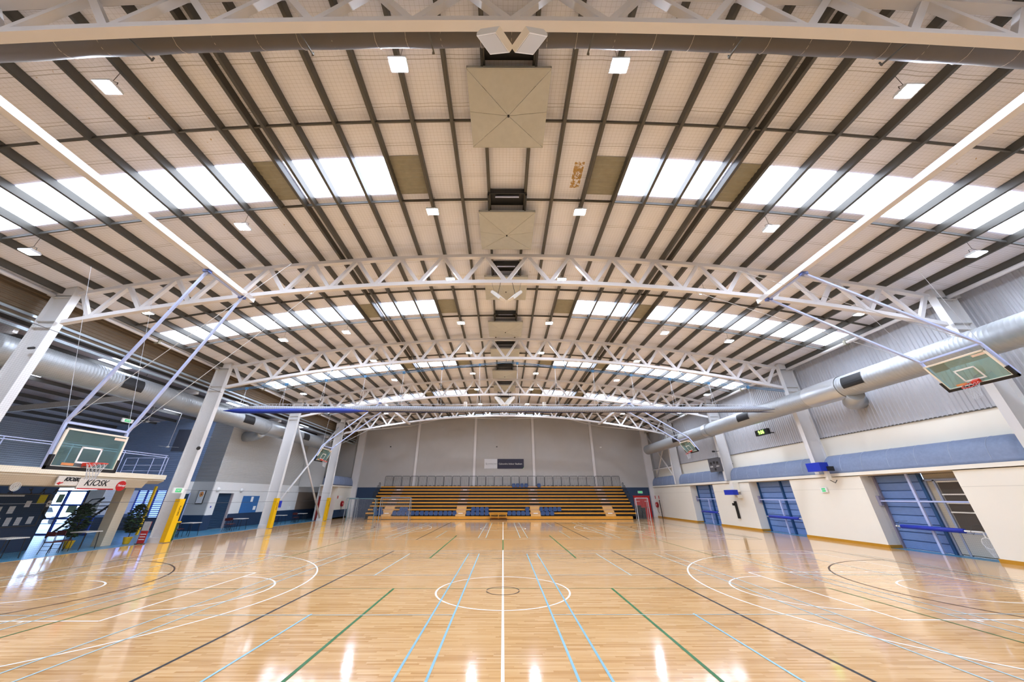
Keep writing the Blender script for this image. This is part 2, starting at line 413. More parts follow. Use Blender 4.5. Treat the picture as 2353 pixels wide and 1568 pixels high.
# trusses -----------------------------------------------------------
NODE = 1.945
tn = ['nearest the camera, cut by the top of the picture', 'second from the camera, holding the goal beams',
      'third from the camera, with the blue pulley rail', 'fourth from the camera, seen above the rolled divider net', 'farthest, just in front of the end wall']
M_TR = M_STEEL
for k, f in enumerate(FR):
    t = thing('roof_truss', 'arched cream steel lattice roof truss, ' + tn[k], 'truss', (XC, f, 8.6), 'arched roof trusses')
    DZ = -.14 if k == 0 else 0
    zt = lambda x: zp(x) - .10 + DZ
    zb = lambda x: 10.80 - 2.05 * ((x - XC) / 18.4) ** 2 + DZ
    nx = 36; xs = [XC - 18.45 + 36.9 * i / nx for i in range(nx + 1)]
    def chord(fn, w, h):
        mb = MB(); vs = []; fs = []
        for i, x in enumerate(xs):
            for dy, dz in ((-w / 2, -h / 2), (w / 2, -h / 2), (w / 2, h / 2), (-w / 2, h / 2)): vs.append((x, f + dy, fn(x) + dz))
            if i:
                a0 = 4 * (i - 1); b0 = 4 * i
                for j in range(4): fs.append((a0 + j, a0 + (j + 1) % 4, b0 + (j + 1) % 4, b0 + j))
        fs += [(3, 2, 1, 0), tuple(4 * nx + j for j in range(4))]
        return mb.add(vs, fs)
    chord(zt, .19, .16).build('top_chord', M_TR, t)
    chord(zb, .185, .175).build('bottom_chord', M_TR, t)
    for i in range(-9, 10):
        xb = XC + i * NODE
        for s in (-1, 1):
            xt = XC + (i + .5 * s) * NODE
            if abs(xt - XC) > 18.4: xt = XC + s * 18.35
            MB().bar((xb + s * .04, f, zb(xb) + .06), (xt - s * .06, f, zt(xt) - .06), .145, .14, up=(0, 1, 0)).build('web_member', M_TR, t)

def zb(x): return 10.80 - 2.05 * ((x - XC) / 18.4) ** 2
# columns -----------------------------------------------------------
cl = ['second frame, at the left picture edge', 'third frame, with a green exit sign and a small camera', 'fourth frame, with a blue box beside its yellow pad', 'fifth frame, next to the red doors']
for k, f in enumerate(FR[1:]):
    for s in (-1, 1):
        z0 = 0 if s < 0 else 3.45
        xi = 18.45 if s < 0 else 18.72; xo = xi + .85 ; zt0 = 9.98
        side = 'left' if s < 0 else 'right'
        rl = cl[k] if s < 0 else ['second frame, beside the netball ring bay', 'third frame, rising beside the hanging blue box', 'fourth frame, beside the small scoreboard', 'fifth frame, by the duct end'][k]
        t = thing('steel_column', 'white steel portal column on the %s side, %s' % (side, rl), 'column', (s * (xi + .4), f, z0), 'portal columns')
        MB().box(min(s * (xi + .02), s * (xo - .02)), max(s * (xi + .02), s * (xo - .02)), f - .008, f + .008, z0, zt0).build('web', M_COLUMN, t)
        MB().box(min(s * xi, s * (xi + .02)), max(s * xi, s * (xi + .02)), f - .15, f + .15, z0, zt0).build('inner_flange', M_COLUMN, t)
        MB().box(min(s * xo, s * (xo - .02)), max(s * xo, s * (xo - .02)), f - .15, f + .15, z0, zt0).build('outer_flange', M_COLUMN, t)
        for zz in (8.75, 9.9, 8.45):
            MB().box(min(s * (xi + .02), s * (xo - .02)), max(s * (xi + .02), s * (xo - .02)), f - .14, f + .14, zz, zz + .02).build('stiffener_plate', M_COLUMN, t)
        MB().prism([(s * (xi + .0), 9.98), (s * (xo + .25), 9.98), (s * (xo + .25), 10.22), (s * (xi), 10.4)], 'y', f - .15, f + .15).build('cap_plate', M_COLUMN, t)
        if s < 0:
            MB().box(-xo - .02, -xi + .02, f - .17, f + .17, 0, .25).build('base_shoe', M_COLUMN, t)
# yellow protective pads
pl = ['beside the red pull up banner', 'beside the small blue box', 'beside the dark red doors']
for k, f in enumerate(FR[2:]):
    p = thing('column_pad', 'tall yellow column pad ' + pl[k], 'pad', (-18.4, f, 0), 'yellow pads on the left columns')
    MB().box(-18.62, -18.36, f - .19, f + .19, 0.03, 2.14).build('pad_body', M_YELLOW, p)
    text('PLAYERS', .13, M_BLACK, p, (-18.352, f, 1.55), (R(90), R(90), R(90)))
MB().box(-18.62, -18.30, FR[3] + .22, FR[3] + .50, 1.45, 1.95).build('first_aid_box', M_BLUEP, label='small royal blue box on the column beside the second yellow pad', cat='box')

# eave tubes, goal beams -------------------------------------------
for s in (-1, 1):
    t = thing('eave_tube', 'cream round steel eave tube along the %s top edge of the hall' % ('left' if s < 0 else 'right'), 'tube', (s * 19.2, 0, 9.9), 'eave tubes')
    for i, (a, b) in enumerate(BAYS):
        MB().tube([(s * 19.15, a + .2, 9.95), (s * 19.15, min(b, Y1) - .2, 9.95)], .085, 12).build('tube_length', M_STEEL, t, smooth=True)
        MB().cbox((s * 19.15, (a + b) / 2 if b < Y1 else Y1 - 1, 9.95), (.26, .12, .26)).build('joint_bracket', M_BROWNC, t)
for s in (-1, 1):
    MB().box(s * 11.05 + XC - .11, s * 11.05 + XC + .11, -5, FR[1] + .1, 9.78, 9.98).build('goal_beam', M_STEEL, label='long cream steel beam under the near roof carrying the %s basketball goal' % ('left' if s < 0 else 'right'), cat='beam', group='near goal beams')
    MB().box(s * 11.05 + XC - .1, s * 11.05 + XC + .1, 30.0, FR[4], 9.75, 9.95).build('goal_beam', M_STEEL, label='cream steel beam beyond the divider net carrying the far %s goal' % ('left' if s < 0 else 'right'), cat='beam', group='far goal beams')

# ridge ventilators -------------------------------------------------
vi = 0
ordn = ['first', 'second', 'third', 'fourth', 'fifth', 'sixth', 'seventh', 'eighth', 'ninth', 'tenth']
for (a, b) in BAYS[1:]:
    for off in (1.5, 6.45):
        y = a + off; 
        if y + 2.3 > Y1: continue
        v = thing('ridge_ventilator', 'square zinc ridge ventilator with folded cross creases, %s along the ridge' % ordn[vi], 'ventilator', (XC, y + 1.12, 12.0), 'ridge ventilators')
        vi += 1
        c = (XC, y + 1.12, 11.96); h = 1.1; ze = 12.14; th = .012
        cs = [(XC - h, y + .02, ze), (XC + h, y + .02, ze), (XC + h, y + 2.22, ze), (XC - h, y + 2.22, ze)]
        mids = [((cs[i][0] + cs[(i + 1) % 4][0]) / 2, (cs[i][1] + cs[(i + 1) % 4][1]) / 2, ze) for i in range(4)]
        tri = [(cs[0], cs[1]), (cs[1], mids[1]), (mids[1], cs[2]), (cs[2], cs[3]), (cs[3], mids[3]), (mids[3], cs[0])]
        for (p, q) in tri:
            g = .006; cc = Vector(c); pp = Vector(p); qq = Vector(q); m = (cc + pp + qq) / 3
            vs = [m + (w - m) * (1 - g * 2) for w in (cc, pp, qq)]
            vs2 = [w + Vector((0, 0, th)) for w in vs]
            MB().add([tuple(w) for w in vs + vs2], [(0, 2, 1), (3, 4, 5), (0, 1, 4, 3), (1, 2, 5, 4), (2, 0, 3, 5)]).build('panel', M_VENT, v)
        MB().box(XC - h, XC + h, y, y + .02, ze, ze + .10).box(XC - h, XC + h, y + 2.22, y + 2.24, ze, ze + .10).box(XC - h, XC - h + .02, y, y + 2.24, ze, ze + .10).box(XC + h - .02, XC + h, y, y + 2.24, ze, ze + .10).build('edge_frame', M_VENT, v)
        MB().disc((XC, y + 1.12, 11.95), (0, 0, 1), .03, .06, 10).build('centre_bolt', M_BLACK, v)
        mb = MB()
        # throat of the vent in front of the damper
        for s in (-1, 1): mb.box(XC + s * .70 - .03, XC + s * .70 + .03, y - .75, y + 2.2, 12.2, 12.62)
        mb.build('throat_cheek', M_DARKG, v)
        MB().box(XC - .70, XC + .70, y - .72, y, 12.50, 12.56).build('throat_hood', M_BLACK, v)
        MB().box(XC - .45, XC + .45, y - .50, y - .44, 12.42, 12.47).build('louvre_blade', M_PALEBL, v)
        MB().box(XC - .72, XC + .72, y - .78, y - .74, 12.28, 12.5).build('throat_lip', M_DARKG, v)

# hall lights -------------------------------------------------------
def make_light(x, y, z, hang, label):
    t = thing('high_bay_light', label, 'light', (x, y, z), 'LED high bay lights under the hall roof')
    hs = MB().box(x - .22, x + .22, y - .17, y + .17, z, z + .05).build('housing', M_LAMPB, t)
    mb = MB()
    for i in range(9): mb.box(x - .2 + i * .05 - .005, x - .2 + i * .05 + .005, y - .14, y + .14, z + .05, z + .085)
    mb.build('heat_fins', M_LAMPB, hs)
    MB().box(x - .19, x + .19, y - .14, y + .14, z - .006, z - .001).build('led_panel', M_LAMP, hs)
    MB().tube([(x - .18, y, z + .06), (x - .16, y, z + .2), (x, y, z + .26), (x + .16, y, z + .2), (x + .18, y, z + .06)], .008, 6).build('yoke', M_DARKG, t)
    MB().tube([(x, y, z + .26), (x, y, z + hang + .2)], .006, 5).build('hanger', M_DARKG, t)
    return t
rows = [(4.62, [-9.7, -2.6, 2.85, 10.0]), (9.45, [-16.85, -9.7, -2.65, 2.85, 10.0, 17.0]), (13.9, [-16.85, -9.6, -2.6, 2.85, 9.9, 17.0]),
        (18.55, [-13.3, -9.6, -2.6, 2.8, 9.9, 13.7]), (23.4, [-9.6, -2.55, 2.8, 9.9]), (28.1, [-16.9, -9.4, -2.65, 2.8, 9.8, 17.3]), (33.0, [-9.6, -2.65, 2.75, 9.8]), (39.0, [-13.3, 13.6, -2.65, 2.75])]
rowt = ['row nearest the camera', 'second row', 'third row', 'fourth row', 'fifth row', 'sixth row', 'seventh row', 'row nearest the end wall']
pos = {4: ['far left', 'centre left', 'centre right', 'far right'], 6: ['outermost left', 'middle left', 'centre left', 'centre right', 'middle right', 'outermost right']}
for ri, (y, xl) in enumerate(rows):
    xl = sorted(xl)
    for i, x in enumerate(xl):
        z = zp(x) - .50
        yy = y + (.25 if abs(x) > 5 else 0) * (1 if ri < 6 else 0)
        make_light(x, yy, z, .55, 'rectangular white LED high bay light, %s lamp of the %s' % (pos[len(xl)][i], rowt[ri]))

# ------------------------------------------------------------------ walls
def corr_x(x, y0, y1, z0, z1, pitch=.19, amp=.03, face=-1):   # vertical ribs on a wall at constant x
    prof = []; y = y0
    while y < y1:
        prof += [(x, y), (x, y + pitch * .45), (x + face * amp, y + pitch * .58), (x + face * amp, y + pitch * .87)]
        y += pitch
    prof.append((x, y1)); return MB().strip(prof, 'z', z0, z1)
def corr_h(ax, c, a, b, z0, z1, pitch=.10, amp=.02, face=1):      # horizontal ribs
    prof = []; z = z0
    while z < z1:
        prof += [(c, z), (c, z + pitch * .45), (c + face * amp, z + pitch * .6), (c + face * amp, z + pitch * .85)]
        z += pitch
    prof.append((c, z1))
    return MB().strip(prof, ax, a, b)
# end wall
bw = MB(); 
n = 40; xs = [-22.4 + (19.9 + 22.4) * i / n for i in range(n + 1)]
vs = []
for x in xs: vs += [(x, Y1, 3.3), (x, Y1, min(zp(x) + .24, 99) if abs(x - XC) < 19.2 else 10.4)]
bw.add(vs, [(2 * i, 2 * i + 2, 2 * i + 3, 2 * i + 1) for i in range(n)])
wall_back = struct('wall_back', bw, M_GREYW)
struct('wall_back', MB().box(-22.4, 19.9, Y1, Y1 + .1, 0, 3.3), M_NAVY)
for i, x in enumerate((-11.4, -3.75, 4.0, 11.85)):
    MB().box(x - .15, x + .15, Y1 - .16, Y1, 0, zp(x) + .1).build('mullion', M_STEEL, wall_back)
for s, x in ((-1, -18.9), (1, 18.95)):
    MB().box(x - .42, x + .42, Y1 - .3, Y1, 0, 10.3).build('corner_column', M_STEEL, wall_back)
# right wall: cream lower piers with three door bays
OPN = [(15.5, 19.68), (24.68, 28.86), (33.95, 38.1)]
mb = MB(); ys = [Y0] + [v for o in OPN for v in o] + [Y1]
wall_right = thing('wall_right', None, None, (19, 0, 0), kind='structure')
for i in range(0, len(ys), 2):
    MB().box(19.0, 19.75, ys[i], ys[i + 1], 0, 3.28).build('wall_pier', M_CREAMW, wall_right)
    b = MB().box(18.965, 19.0, ys[i], ys[i + 1], 0, .13)
    b.box(19.0, 19.7, ys[i] - .0, ys[i] + .0, 0, .13)
    if i: b.box(19.0, 19.7, ys[i] - .03, ys[i], 0, .13)
    b.box(18.965, 19.7, ys[i + 1], ys[i + 1] + .03, 0, .13)
    b.build('skirting', M_SKIRT, wall_right)
    MB().box(18.995, 19.0, ys[i] + .02, ys[i + 1] - .02, 2.62, 2.64).build('wall_joint', mat('joint line', 'd9d4c6', .6), wall_right)
MB().box(19.0, 19.85, Y0, Y1, 3.25, 3.30).build('ledge_soffit', M_SOFFIT, wall_right)
MB().box(18.90, 19.05, Y0, Y1, 3.28, 3.44).build('ledge_trim', M_CREAMW, wall_right)
MB().box(19.0, 19.9, Y0, Y1, 3.30, 3.42).build('ledge_top', M_CREAMW, wall_right)
MB().box(19.85, 19.95, Y0, Y1, 3.4, 5.58).build('upper_wall', M_CREAMW, wall_right)
corr_x(19.82, Y0, Y1, 5.5, 10.35).build('corrugated_cladding', M_CORR, wall_right)
MB().box(19.80, 19.84, Y0, Y1, 5.48, 5.53).build('flashing', M_GALV, wall_right)
MB().box(19.75, 20.3, Y0, Y1, 10.3, 10.4).build('eave_cap', M_GALV, wall_right)
# padded blue lagging along the ledge, one length per bay
fe = [Y0] + FR + [Y1]; bl = ['behind the camera', 'nearest, above the netball ring bay', 'above the green arrow sign', 'left of the hanging blue box', 'under the scoreboard', 'last length before the end wall']
def lagging(y0, y1, side, label):
    t = thing('lagged_duct', label, 'duct', (side * 19.4, (y0 + y1) / 2, 3.44), 'blue lagged lengths on the wall ledges')
    prof = [(.02, 0)]
    for i in range(9):
        a = R(180 - i * 11.25); prof.append((.50 + .46 * math.cos(a), .12 + (.86) * math.sin(a)))
    prof += [(.55, .98), (.88, .98), (.88, 0)]
    yA, yB = y0 + .45, y1 - .18
    mb = MB(); cuts = [yA, yA + .12, yA + .3, yB - .3, yB - .12, yB]; sc_ = [.55, .86, 1, 1, .86, .55]; vs = []; fs = []; n = len(prof)
    for c, k in zip(cuts, sc_):
        for (u, v) in prof: vs.append((side * (18.94 + .88 - (.88 - u) * (.75 + .25 * k)), c, 3.44 + v * (.3 + .7 * k) if v > 0 else 3.44))
    for i in range(len(cuts) - 1):
        for j in range(n): fs.append((i * n + j, i * n + (j + 1) % n, (i + 1) * n + (j + 1) % n, (i + 1) * n + j))
    fs += [tuple(range(n)), tuple(range((len(cuts) - 1) * n, len(cuts) * n))[::-1]]
    mb.add(vs, fs); mb.build('lagging', M_BLUESHEET, t, smooth=True)
    y = yA + .9
    while y < yB - .5:
        pts = [(side * (18.935 + u), y + .03 * math.sin(u * 9), 3.445 + v) for (u, v) in prof[1:11]]
        MB().tube(pts, .008, 4).build('strap', mat('strap', 'b7c2d6', .5), t); y += 1.25 + .25 * random.random()
for i in range(1, 6):
    a, b = fe[i], fe[i + 1]
    lagging(a, b, 1, 'blue grey lagged duct on the right ledge, ' + bl[i])
# left block near the end wall mirrors it
wall_lr = thing('wall_left', None, None, (-19.1, 44, 0), kind='structure')
MB().box(-19.8, -19.1, 43.6, Y1, 0, 3.28).build('wall_pier', M_CREAMW, wall_lr)
MB().box(-19.1, -19.06, 43.6, Y1, 0, .13).build('skirting', M_SKIRT, wall_lr)
MB().box(-22.3, -19.8, 41.0, 41.1, 3.2, 8.9).build('upper_return', M_CORRL, wall_lr)
MB().box(-20.0, -19.9, 41.0, Y1, 0, 3.28).build('recess_back', M_WHITEW, wall_lr)
MB().box(-19.12, -19.06, 43.6, Y1, 0, .9).build('dado_paint', M_NAVY, wall_lr)
MB().box(-19.95, -19.0, 40.9, Y1, 3.28, 3.42).build('ledge', M_CREAMW, wall_lr)
lagging(40.7, Y1 - .1, -1, 'blue grey lagged duct length on the left ledge by the end wall')
# main left wall
wall_left = thing('wall_left', None, None, (-22.3, 29, 0), kind='structure')
for (ya, yb) in ((29.1, 29.83), (31.52, 41.05)): 
    MB().box(-22.5, -22.3, ya, yb, 1.0, 3.3).build('painted_wall', M_WHITEW, wall_left)
    MB().box(-22.5, -22.3, ya, yb, 0, 1.0).build('dado_paint', M_NAVY, wall_left)
MB().box(-22.5, -22.3, 29.83, 31.52, 2.5, 3.3).build('painted_wall', M_WHITEW, wall_left)
MB().box(-22.5, -22.3, 41.05, Y1, 0, 1).build('dado_paint', M_NAVY, wall_left)
MB().box(-22.5, -22.3, 41.05, Y1, 1, 3.3).build('painted_wall', M_WHITEW, wall_left)
corr_h('y', -22.34, 29.03, Y1, 3.3, 8.8).build('corrugated_cladding', M_CORRL, wall_left)
MB().box(-23.9, -22.3, 29.0, 29.1, 1.02, 3.3).build('return_wall', mat('shaded return wall', 'b6b8b8', .6), wall_left)  # shaded face: the shade is put into its greyer colour
MB().box(-23.9, -22.3, 29.0, 29.1, 0, 1.02).build('dado_paint', M_NAVY, wall_left)
corr_h('x', 29.02, -23.9, -22.3, 3.3, 8.8, face=-1).build('corrugated_cladding', mat('shaded corrugated return', '8f9296', .5), wall_left)  # cladding colour darkened to stand for shade on this face
MB().box(-24.0, -23.9, 27.9, 29.0, 0, 3.3).build('side_wall', M_WHITEW, wall_left)
# mezzanine back walls
corr_h('x', 29.6, -36, -23.9, 3.3, 8.8, face=-1, pitch=.14).build('corrugated_cladding', M_CORRB, wall_left)
corr_h('y', -36, Y0, 29.6, 3.3, 8.8, face=1, pitch=.14).build('corrugated_cladding', M_CORR, wall_left)
MB().box(-31.6, -23.9, 29.6, 29.7, 0, .85).build('lobby_wall', M_NAVY, wall_left)
MB().box(-25.4, -23.9, 29.6, 29.7, .85, 3.3).box(-31.6, -28.3, 29.6, 29.7, .85, 3.3).box(-28.3, -25.4, 29.6, 29.7, 2.68, 3.3).build('lobby_wall', M_CORRB, wall_left)
# kiosk wall under the mezzanine, with camouflage-like mural above the noticeboard
wk = struct('wall_left', MB().box(-22.5, -22.3, Y0, 19.0, 0, 2.68), M_NAVY)
# near wall behind the camera, outer walls
struct('wall_front', MB().box(-36, 20, Y0 - .1, Y0, 0, 12.7), M_CREAMW)
struct('wall_left', MB().box(-36.1, -36, Y0, 29.6, 0, 3.3), M_WHITEW)

# clerestory and aisle roof ----------------------------------------
cs_ = corr_h('y', -19.75, Y0, Y1, 8.75, 10.15, pitch=.16, amp=.03, face=1)
struct('wall_left', cs_, mat('brown clerestory boards', '6a5a46', .6, noise=.12))
def za(x): return 8.72 - .105 * (abs(x) - 20)
ac = struct('ceiling', MB().strip([(-19.7, za(-19.7) + .22), (-36.1, za(-36.1) + .22)], 'y', Y0, Y1), mat('aisle roof lining', 'b3a7ac', .6, noise=.06))
for x in (-20.1, -21.6, -23.1, -24.6, -26.2, -27.8, -29.4, -31, -32.6, -34.2):
    MB().box(x - .008, x + .008, Y0, Y1, za(x), za(x) + .2).box(x - .06, x, Y0, Y1, za(x), za(x) + .008).build('purlin', M_GALV, ac)
for (a, b) in BAYS[:5]:
    for (p, q) in ((-21.5, -20.25), (-26.1, -24.8)):
        MB().strip([(p, za(p) + .2), (q, za(q) + .2)], 'y', a + 4.35, a + 5.85).build('skylight', M_DAY, ac)
    for off in (3.1, 6.1):
        MB().box(-36, -19.8, a + off - .02, a + off + .02, 8.3, 8.33).build('bridging_bar', M_GALV, ac) if False else None
for k, f in enumerate(FR):
    MB().bar((-20.02, f, 8.44), (-35.9, f, za(-36) - .22), .16, .36).build('aisle_rafter', M_STEEL,
        label='cream steel rafter over the left side aisle, %s from the camera' % ordn[k], cat='rafter', group='aisle rafters')
# grey services channel under the clerestory
for x, z, r_, nm, c in ((-19.93, 8.5, .07, 'aisle_channel', 'steel channel'),):
    MB().box(x - r_, x + r_, Y0, Y1, z - .06, z + .06).box(-19.72, -19.66, Y0, Y1, 8.98, 9.08).box(-19.72, -19.62, Y0, Y1, 8.74, 8.82).build(nm, mat('blue grey channel', 'a2afb8', .4, .3), label='pale grey %s running along the left aisle eave' % c, cat='channel')

# mezzanine ---------------------------------------------------------
mz = thing('mezzanine_deck', 'cream fronted mezzanine deck over the kiosk on the left', 'mezzanine', (-24, 8, 2.7))
MB().box(-19.5, -19.38, Y0, 21.45, 3.13, 3.36).build('fascia', mat('cream fascia', 'f0e6cf', .5), mz)
MB().prism([(-19.45, 3.13), (-19.42, 3.05), (-19.62, 2.68), (-36, 2.68), (-36, 3.2), (-19.5, 3.2)], 'y', Y0, 20.5).build('soffit', M_SOFFIT, mz)
MB().prism([(-19.45, 3.13), (-19.42, 3.05), (-19.7, 2.9), (-22.3, 2.9), (-22.3, 3.2), (-19.5, 3.2)], 'y', 20.5, 21.45).build('deck_nose', M_SOFFIT, mz)
MB().box(-20.85, -20.35, 20.4, 20.9, 0, 2.678).build('mezzanine_post', M_SOFFIT, label='square tan post holding up the mezzanine beside the plants', cat='post')
rl = thing('mezzanine_railing', 'pale blue tube railing along the mezzanine edge', 'railing', (-19.6, 8, 3.36))
for z in (4.4, 4.3): MB().tube([(-19.65, Y0, z), (-19.65, 21.3, z)], .02, 6).build('rail', M_PALEBL, rl)
for i in range(11):
    y = 21.2 - i * 2.4; MB().tube([(-19.65, y, 3.36), (-19.65, y, 4.4)], .022, 6).build('rail_post', M_PALEBL, rl)
st = thing('stair_railing', 'pale tube balustrade of the stair head beyond the basketball backboard', 'railing', (-21.5, 21.6, 3.3))
for z in (3.6, 3.9, 4.3): MB().tube([(-19.7, 21.5, z), (-22.2, 21.5, z)], .018, 6).build('rail', M_PALEBL, st)
for x in (-19.75, -20.6, -21.5, -22.2): MB().tube([(x, 21.5, 2.9), (x, 21.5, 4.3)], .02, 6).build('rail_post', M_PALEBL, st)

# ------------------------------------------------------------------ kiosk side fittings
def sign_plane(name, label, cat, x, y0, y1, z0, z1, m, face=1, t=.03):
    r = thing(name, label, cat, (x, (y0 + y1) / 2, z0))
    MB().box(min(x, x - face * t), max(x, x - face * t), y0, y1, z0, z1).build('board', m, r); return r
ks = thing('kiosk_sign', 'white KIOSK sign with a red bar and a round red badge', 'sign', (-19.4, 18.1, 2.5))
MB().box(-19.385, -19.33, 17.1, 19.2, 2.56, 3.02).build('board', mat('sign board', 'd8d0c4', .5), ks)
text('KIOSK', .36, M_BLACK, ks, (-19.325, 17.85, 2.83), FACE_PX, shear=.35, bold=.004)
MB().box(-19.33, -19.322, 17.15, 18.75, 2.56, 2.61).build('red_bar', M_RED, ks)
MB().disc((-19.32, 19.05, 2.74), (1, 0, 0), .23, .03, 28).build('round_badge', M_RED, ks)
text('Thirsty?', .13, M_WHITE, ks, (-19.30, 19.05, 2.76), FACE_PX, shear=.2, bold=.002)
ks2 = thing('kiosk_sign', 'smaller KIOSK sign with a red arrow, left of the larger kiosk sign', 'sign', (-19.36, 16.6, 2.6))
MB().box(-19.385, -19.335, 16.25, 17.08, 2.70, 3.08).build('board', mat('sign board', 'd8d0c4', .5), ks2)
text('KIOSK', .20, M_BLACK, ks2, (-19.33, 16.78, 2.95), FACE_PX, shear=.35, bold=.012)
MB().prism([(16.27, 2.78), (16.39, 2.72), (16.39, 2.76), (16.5, 2.80), (16.5, 2.84), (16.39, 2.81), (16.39, 2.85)], 'x', -19.335, -19.325).build('red_arrow', M_RED, ks2)
wf = thing('wall_fan', 'round white caged wall fan above the noticeboard', 'fan', (-19.7, 15.15, 2.6))
for r_ in (.16, .12, .08, .04): MB().tube([(-19.55, 15.15 + r_ * math.cos(R(a)), 2.62 + r_ * math.sin(R(a))) for a in range(0, 360, 20)], .006, 4, closed=True).build('cage_ring', M_WHITE, wf)
MB().disc((-19.6, 15.15, 2.62), (1, 0, 0), .15, .05, 20).build('fan_body', mat('grille', 'a39a8c', .5), wf)
MB().bar((-19.65, 15.15, 2.62), (-19.7, 15.15, 2.72), .04, .04).build('bracket', M_WHITE, wf)
# mural above board : blue with dark silhouettes
MB().box(-22.3, -22.28, Y0, 19.0, 2.36, 2.68).build('mural_band', mat('mural blue', '1f4f8d', .5, noise=.4, nscale=2), wk)
def silhouette(y, z, s, pose):
    mb = MB(); P = lambda a, b: (-22.265, y + a * s, z + b * s)
    mb.tube([P(0, .5), P(.05, .8)], .09 * s, 6).tube([P(.07, .9), P(.08, .98)], .07 * s, 6)
    mb.tube([P(0, .5), P(-.2 * pose, .25), P(-.35 * pose, .1)], .05 * s, 5).tube([P(0, .5), P(.2, .25), P(.15, 0)], .05 * s, 5)
    mb.tube([P(.04, .75), P(.3 * pose, .7), P(.4 * pose, .9)], .035 * s, 5).tube([P(.04, .75), P(-.25, .6)], .035 * s, 5)
    mb.build('mural_figure', M_BLACK, wk)
for i, (y, z, s, p) in enumerate(((17.2, 2.37, .28, 1), (17.9, 2.37, .26, -1), (18.4, 2.37, .28, 1), (18.88, 1.25, .55, -1), (18.9, 2.4, .26, 1))): silhouette(y, z, s, p)
nb = thing('noticeboard', 'dark blue noticeboard with white papers and a yellow sheet', 'noticeboard', (-22.27, 17.2, 1.04))
MB().box(-22.28, -22.25, 14.6, 18.75, 1.04, 2.36).build('board', mat('board felt', '1c3650', .8), nb)
for (a, b, c, d) in ((14.6, 18.78, 1.02, 1.05), (14.6, 18.78, 2.35, 2.38), (18.75, 18.78, 1.02, 2.38)): MB().box(-22.28, -22.235, a, b, c, d).build('frame_rail', M_GALV, nb)
for (y, z, w, h) in ((17.05, 1.75, .30, .22), (17.55, 1.72, .22, .30), (18.05, 1.95, .2, .26), (17.25, 1.25, .2, .33), (17.65, 1.25, .2, .33), (18.02, 1.25, .2, .32), (18.45, 1.27, .2, .3), (16.7, 1.3, .2, .3), (17.3, 2.3, .9, .07)):
    MB().box(-22.25, -22.243, y - w / 2, y + w / 2, z - h / 2 + .0, z + h / 2).build('paper', mat('paper', 'cfd2d6', .7), nb)
MB().box(-22.25, -22.243, 18.35, 18.66, 1.95, 2.33).build('paper', mat('yellow paper', 'cfc21a', .7), nb, label='yellow sheet')
fb = MB(); fb.tube([(-22.24, 18.86 + .1 * math.cos(R(a)) * .9, 1.95 + .14 * math.sin(R(a))) for a in range(0, 360, 30)], .02, 5, closed=True)
fb.disc((-22.26, 18.86, 1.95), (1, 0, 0), .11, .02, 16).build('mural_ball', M_WHITE, wk)
MB().disc((-22.245, 18.86, 1.95), (1, 0, 0), .04, .02, 5).build('mural_ball_patch', M_BLACK, wk)

# lobby : entrance glazing, partition, louvre window, stairs
en = thing('door_1', None, None, (-29.5, 26.1, 0), kind='structure')
for x in (-31.2, -29.75, -28.45): MB().box(x - .05, x + .05, 26.0, 26.12, 0, 2.66).build('door_frame', mat('blue frame', '2a5fd0', .4), en)
for z in (.05, .95, 1.75, 2.6): MB().box(-31.2, -28.45, 26.0, 26.12, z - .05, z + .05).build('door_rail', mat('blue frame', '2a5fd0', .4), en)
for (xa, xb) in ((-31.15, -29.8), (-29.7, -28.5)):
    MB().box(xa, xb, 26.05, 26.06, .1, 2.6).build('pane', M_GLASSD, en)
MB().box(-30.3, -29.9, 26.03, 26.04, 1.9, 2.4).box(-29.3, -28.7, 26.03, 26.04, 1.3, 1.8).build('poster', mat('posters', '9ab890', .6), en)
struct('wall_left', MB().box(-28.4, -27.25, 26.0, 26.1, 1.1, 2.68).box(-28.4, -28.3, 26.0, 29.6, 1.1, 2.68), M_WHITEW)
struct('wall_left', MB().box(-28.4, -27.25, 26.0, 26.1, 0, 1.1), mat('deep blue dado', '1b3f9a', .4))
struct('ground', MB().box(-75, -31, 29.7, 90, -.2, -.05).box(-75, -36.2, 0, 29.7, -.2, -.05), mat('outside paving', 'b9b9b4', .8, noise=.1))
struct('ground', MB().box(-75, -31, 70, 70.3, -.1, 4), mat('outside hedge', '5f7c4a', .9, noise=.5, nscale=2))
ca = thing('car', 'white parked car seen through the glass entrance doors', 'car', (-43.5, 37.5, -.05))
cp = [(-2.1, .25), (2.1, .25), (2.15, .75), (1.3, .9), (.75, 1.4), (-.8, 1.42), (-1.5, .95), (-2.1, .85)]
MB().prism([(-43.5 + a, b) for a, b in cp], 'y', 36.7, 38.3).build('body', M_WHITE, ca)
MB().prism([(-43.5 + a, b) for a, b in ((-1.3, .95), (1.05, .95), (.7, 1.34), (-.75, 1.36))], 'y', 36.68, 36.7).build('window', M_BLACK, ca)
for a in (-1.35, 1.35): MB().disc((-43.5 + a, 36.75, .27), (0, 1, 0), .31, .2, 18).build('wheel', M_BLACK, ca)
wn = thing('window_1', None, None, (-26.8, 29.55, .9), kind='structure')
MB().box(-28.3, -25.4, 29.6, 29.62, .85, 2.68).build('pane', M_DAYB, wn)
for i in range(14): MB().box(-28.3, -25.4, 29.48, 29.52, .9 + i * .13, .95 + i * .13).build('louvre_slat', mat('louvre blue', '24489c', .4), wn)
for x in (-28.3, -27.6, -26.9, -26.1, -25.4): MB().box(x - .04, x + .04, 29.45, 29.55, .85, 2.7).build('window_frame', mat('louvre blue', '24489c', .4), wn)
sr = thing('open_staircase', 'dark open tread staircase with a slanting handrail in the entrance lobby', 'staircase', (-26, 24.3, 0))
